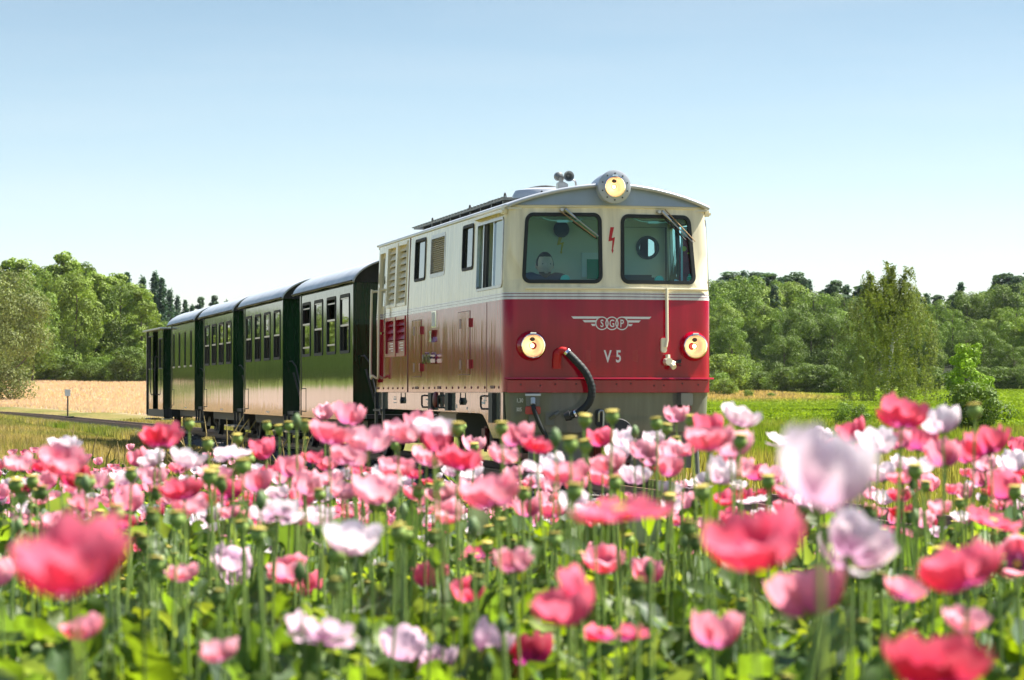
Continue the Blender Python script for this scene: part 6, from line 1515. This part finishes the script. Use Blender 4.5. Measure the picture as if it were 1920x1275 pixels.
# the far poppies as one mass: petals, pods, stems
def scatter(geos, pos, rotz, scale, colscale=None):
    Vs, Fs, Cs = [], [], []; off = 0
    idx = np.arange(len(pos)) % len(geos)
    for gi, (V, Fq, C) in enumerate(geos):
        s = np.where(idx == gi)[0]
        if not len(s): continue
        c, sn = np.cos(rotz[s]), np.sin(rotz[s]); sv = scale[s][:, None]
        W = np.stack([(V[None, :, 0] * c[:, None] - V[None, :, 1] * sn[:, None]) * sv, (V[None, :, 0] * sn[:, None] + V[None, :, 1] * c[:, None]) * sv, V[None, :, 2] * sv], 2) + pos[s][:, None]
        Vs.append(W.reshape(-1, 3)); k = len(V); Fs.append((Fq[None] + k * np.arange(len(s))[:, None, None]).reshape(-1, Fq.shape[1]) + off); off += k * len(s)
        CC = np.tile(C, (len(s), 1));
        if colscale is not None: CC = CC * np.repeat(colscale[s], k)[:, None]
        Cs.append(CC)
    return np.concatenate(Vs), np.concatenate(Fs), np.clip(np.concatenate(Cs), 0, 1)
def head_geo(tone, shape, seed):
    rng = np.random.default_rng(seed); Vs, Fs, Cs = [], [], []; off = 0
    R0 = np.array(Euler((rng.uniform(-.35, .35), rng.uniform(-.35, .35), 0)).to_matrix())
    for k in range(4):
        V, Fq, C = petal_geo(shape, TONES[tone], seed * 7 + k, 5, 4); R1 = np.array(Euler((0, rng.uniform(-.25, .15), 2 * PI * k / 4 + rng.uniform(-.2, .2))).to_matrix())
        Vs.append(V @ R1.T @ R0.T); Fs.append(Fq + off); Cs.append(C); off += len(V)
    return np.concatenate(Vs), np.concatenate(Fs), np.concatenate(Cs)
HG = [head_geo(t, s, i) for i, (t, s) in enumerate([(t, s) for t in ('rose', 'pale pink', 'white', 'pink', 'rose', 'pale pink', 'white') for s in ('cup', 'bowl')])]
rf_ = np.random.default_rng(77)
def field_points(N, y0, y1, pad=2.6, p=2.0):
    y = (rf_.uniform(0, 1, N) * (y1 ** p - y0 ** p) + y0 ** p) ** (1 / p); hwid = y * 960 / F + pad; x = rf_.uniform(-1, 1, N) * hwid
    k = field_mask(x, y); return x[k], y[k]
def limited(x, y, z, extra=0):
    px = 960 + F * x / y; py = 735 - F * (z - 1) / y
    return py > np.interp(px, [0, 60, 300, 480, 560, 640, 960, 1100, 1340, 1440, 1560, 1700, 1920], [846, 834, 826, 832, 840, 840, 850, 850, 835, 850, 845, 820, 820]) + extra
x, y = field_points(2600, 10, 24.5); h_ = rf_.uniform(.82, 1.15, len(x)); z = ground_h(x, y) + h_; k = limited(x, y, z + .05); x, y, z, h_ = x[k], y[k], z[k], h_[k]
V, Fq, C = scatter(HG, np.stack([x, y, z], 1), rf_.uniform(0, 6.28, len(x)), rf_.uniform(.62, .95, len(x)), rf_.uniform(.85, 1.1, len(x)))
o = np_mesh('poppy_field', V, Fq, C, 'petal', smooth=True); tag(o, 'mass of pink and white poppies filling the far part of the field', 'poppy field', kind='stuff')
def prism_stems(x, y, z0, z1, r, cols, name, label):
    N = len(x); a = rf_.uniform(0, 6.28, N); V = []; lx = rf_.normal(0, .03, N); ly = rf_.normal(0, .03, N)
    for t in (0, 1):
        for k in range(3):
            V.append(np.stack([x + (1 - t) * lx + r * np.cos(a + k * 2.094), y + (1 - t) * ly + r * np.sin(a + k * 2.094), z1 if t else z0], 1))
    V = np.stack(V, 1).reshape(-1, 3); f = np.array([(0, 1, 4, 3), (1, 2, 5, 4), (2, 0, 3, 5)]); Fq = (f[None] + 6 * np.arange(N)[:, None, None]).reshape(-1, 4)
    o = np_mesh(name, V, Fq, np.repeat(cols, 6, 0), 'stalk', smooth=True); tag(o, label, 'stems', kind='stuff'); return o
sx_, sy_ = field_points(8500, 4.0, 24.5); sz0 = ground_h(sx_, sy_); sh_ = rf_.uniform(.5, 1.02, len(sx_)); k = limited(sx_, sy_, sz0 + sh_, 15); sx_, sy_, sz0, sh_ = sx_[k], sy_[k], sz0[k], sh_[k]
X2 = np.concatenate([x, sx_]); Y2 = np.concatenate([y, sy_]); Z1 = np.concatenate([z, sz0 + sh_])
prism_stems(X2, Y2, ground_h(X2, Y2), Z1, .0028, np.array([.20, .29, .08])[None] * rf_.uniform(.6, 1.4, (len(X2), 1)), 'poppy_stems', 'thin green poppy stems filling the field')
# small pods and buds on the mass stems
def pod_geo(bud):
    pr = [(.004, -.003), (.0145, .009), (.015, .018), (.010, .026), (.0155, .030), (.0, .033)] if not bud else [(.003, -.004), (.011, .008), (.0115, .02), (.0, .036)]
    n = 7; V = np.array([(r * math.cos(2 * PI * k / n), r * math.sin(2 * PI * k / n), zz) for r, zz in pr for k in range(n)]); Fq = np.array([(i * n + k, i * n + (k + 1) % n, (i + 1) * n + (k + 1) % n, (i + 1) * n + k) for i in range(len(pr) - 1) for k in range(n)])
    C = np.repeat(np.array([(.14, .21, .06)] * (len(pr) - 2) + [(.34, .30, .06)] * 2 if not bud else [(.12, .19, .07)] * len(pr)), n, 0); return V, Fq, C
V, Fq, C = scatter([pod_geo(False), pod_geo(True), pod_geo(False)], np.stack([sx_, sy_, sz0 + sh_ - .002], 1)[::2], rf_.uniform(0, 6, len(sx_))[::2], rf_.uniform(.8, 1.1, len(sx_))[::2], rf_.uniform(.8, 1.3, len(sx_))[::2])
o = np_mesh('poppy_pods', V, Fq, C, 'stalk', smooth=True); tag(o, 'green pods and buds scattered through the field', 'seed heads', kind='stuff')
# leaves
def orient_scatter(geos, pos, az, el, roll, scale, cs):
    Vs, Fs, Cs = [], [], []; off = 0; idx = np.arange(len(pos)) % len(geos)
    for gi, (V, Fq, C) in enumerate(geos):
        s = np.where(idx == gi)[0]; m = len(s); k = len(V)
        ca, sa, ce, se, cr, sr = np.cos(az[s]), np.sin(az[s]), np.cos(el[s]), np.sin(el[s]), np.cos(roll[s]), np.sin(roll[s])
        xx = np.tile(V[:, 0], (m, 1)); yy = V[None, :, 1] * cr[:, None] - V[None, :, 2] * sr[:, None]; zz = V[None, :, 1] * sr[:, None] + V[None, :, 2] * cr[:, None]
        x1 = xx * ce[:, None] - zz * se[:, None]; z1 = xx * se[:, None] + zz * ce[:, None]
        W = np.stack([x1 * ca[:, None] - yy * sa[:, None], x1 * sa[:, None] + yy * ca[:, None], z1], 2) * scale[s][:, None, None] + pos[s][:, None]
        Vs.append(W.reshape(-1, 3)); Fs.append((Fq[None] + k * np.arange(m)[:, None, None]).reshape(-1, 4) + off); off += k * m; Cs.append(np.tile(C, (m, 1)) * np.repeat(cs[s], k, 0))
    return np.concatenate(Vs), np.concatenate(Fs), np.clip(np.concatenate(Cs), 0, 1)
def leaf_mass(N, y0, y1, nl, nw, name, p, hmin, hmax, smin, smax):
    x, y = field_points(N, y0, y1, 2.3, p); m = len(x); zz = ground_h(x, y); hz = hmin + (hmax - hmin) * rf_.uniform(0, 1, m) ** .8
    bright = rf_.uniform(0, 1, (m, 1)) ** 2.3; cs = (1 - bright) * np.array([.95, 1.0, 1.25]) + bright * np.array([1.5, 1.35, .5]); cs = cs * rf_.uniform(.6, 1.35, (m, 1))
    V, Fq, C = orient_scatter([leaf_geo(s, nl, nw) for s in range(6)], np.stack([x, y, zz + hz], 1), rf_.uniform(0, 6.28, m), rf_.uniform(.0, 1.25, m), rf_.normal(0, .5, m), rf_.uniform(smin, smax, m) * np.where(rf_.uniform(0, 1, m) < .2, 1.35, 1.0), cs)
    o = np_mesh(name, V, Fq, C, 'leaf', smooth=True); tag(o, 'dense wavy green poppy leaves covering the field', 'leaves', kind='stuff')
leaf_mass(26000, 2.6, 9, 8, 5, 'poppy_leaves', 1.5, .2, .67, .07, .145)
leaf_mass(29000, 9, 24.5, 5, 3, 'poppy_leaves', 1.7, .35, .93, .08, .17)
settle_labels()
# thin summer haze over the whole valley
mh = bpy.data.materials.new('haze'); mh.use_nodes = True; nt = mh.node_tree; nt.nodes.remove(nt.nodes['Principled BSDF'])
pv = nt.nodes.new('ShaderNodeVolumePrincipled'); pv.inputs['Color'].default_value = (0.86, 0.92, 0.98, 1); pv.inputs['Density'].default_value = 0.00005; pv.inputs['Anisotropy'].default_value = 0.2
nt.links.new(pv.outputs[0], nt.nodes['Material Output'].inputs['Volume']); MATS['haze'] = mh
hz_ = MB().box(-950, 950, -80, 3050, -3, 120).build('haze', 'haze'); tag(hz_, 'thin pale summer haze over the fields', kind='stuff')
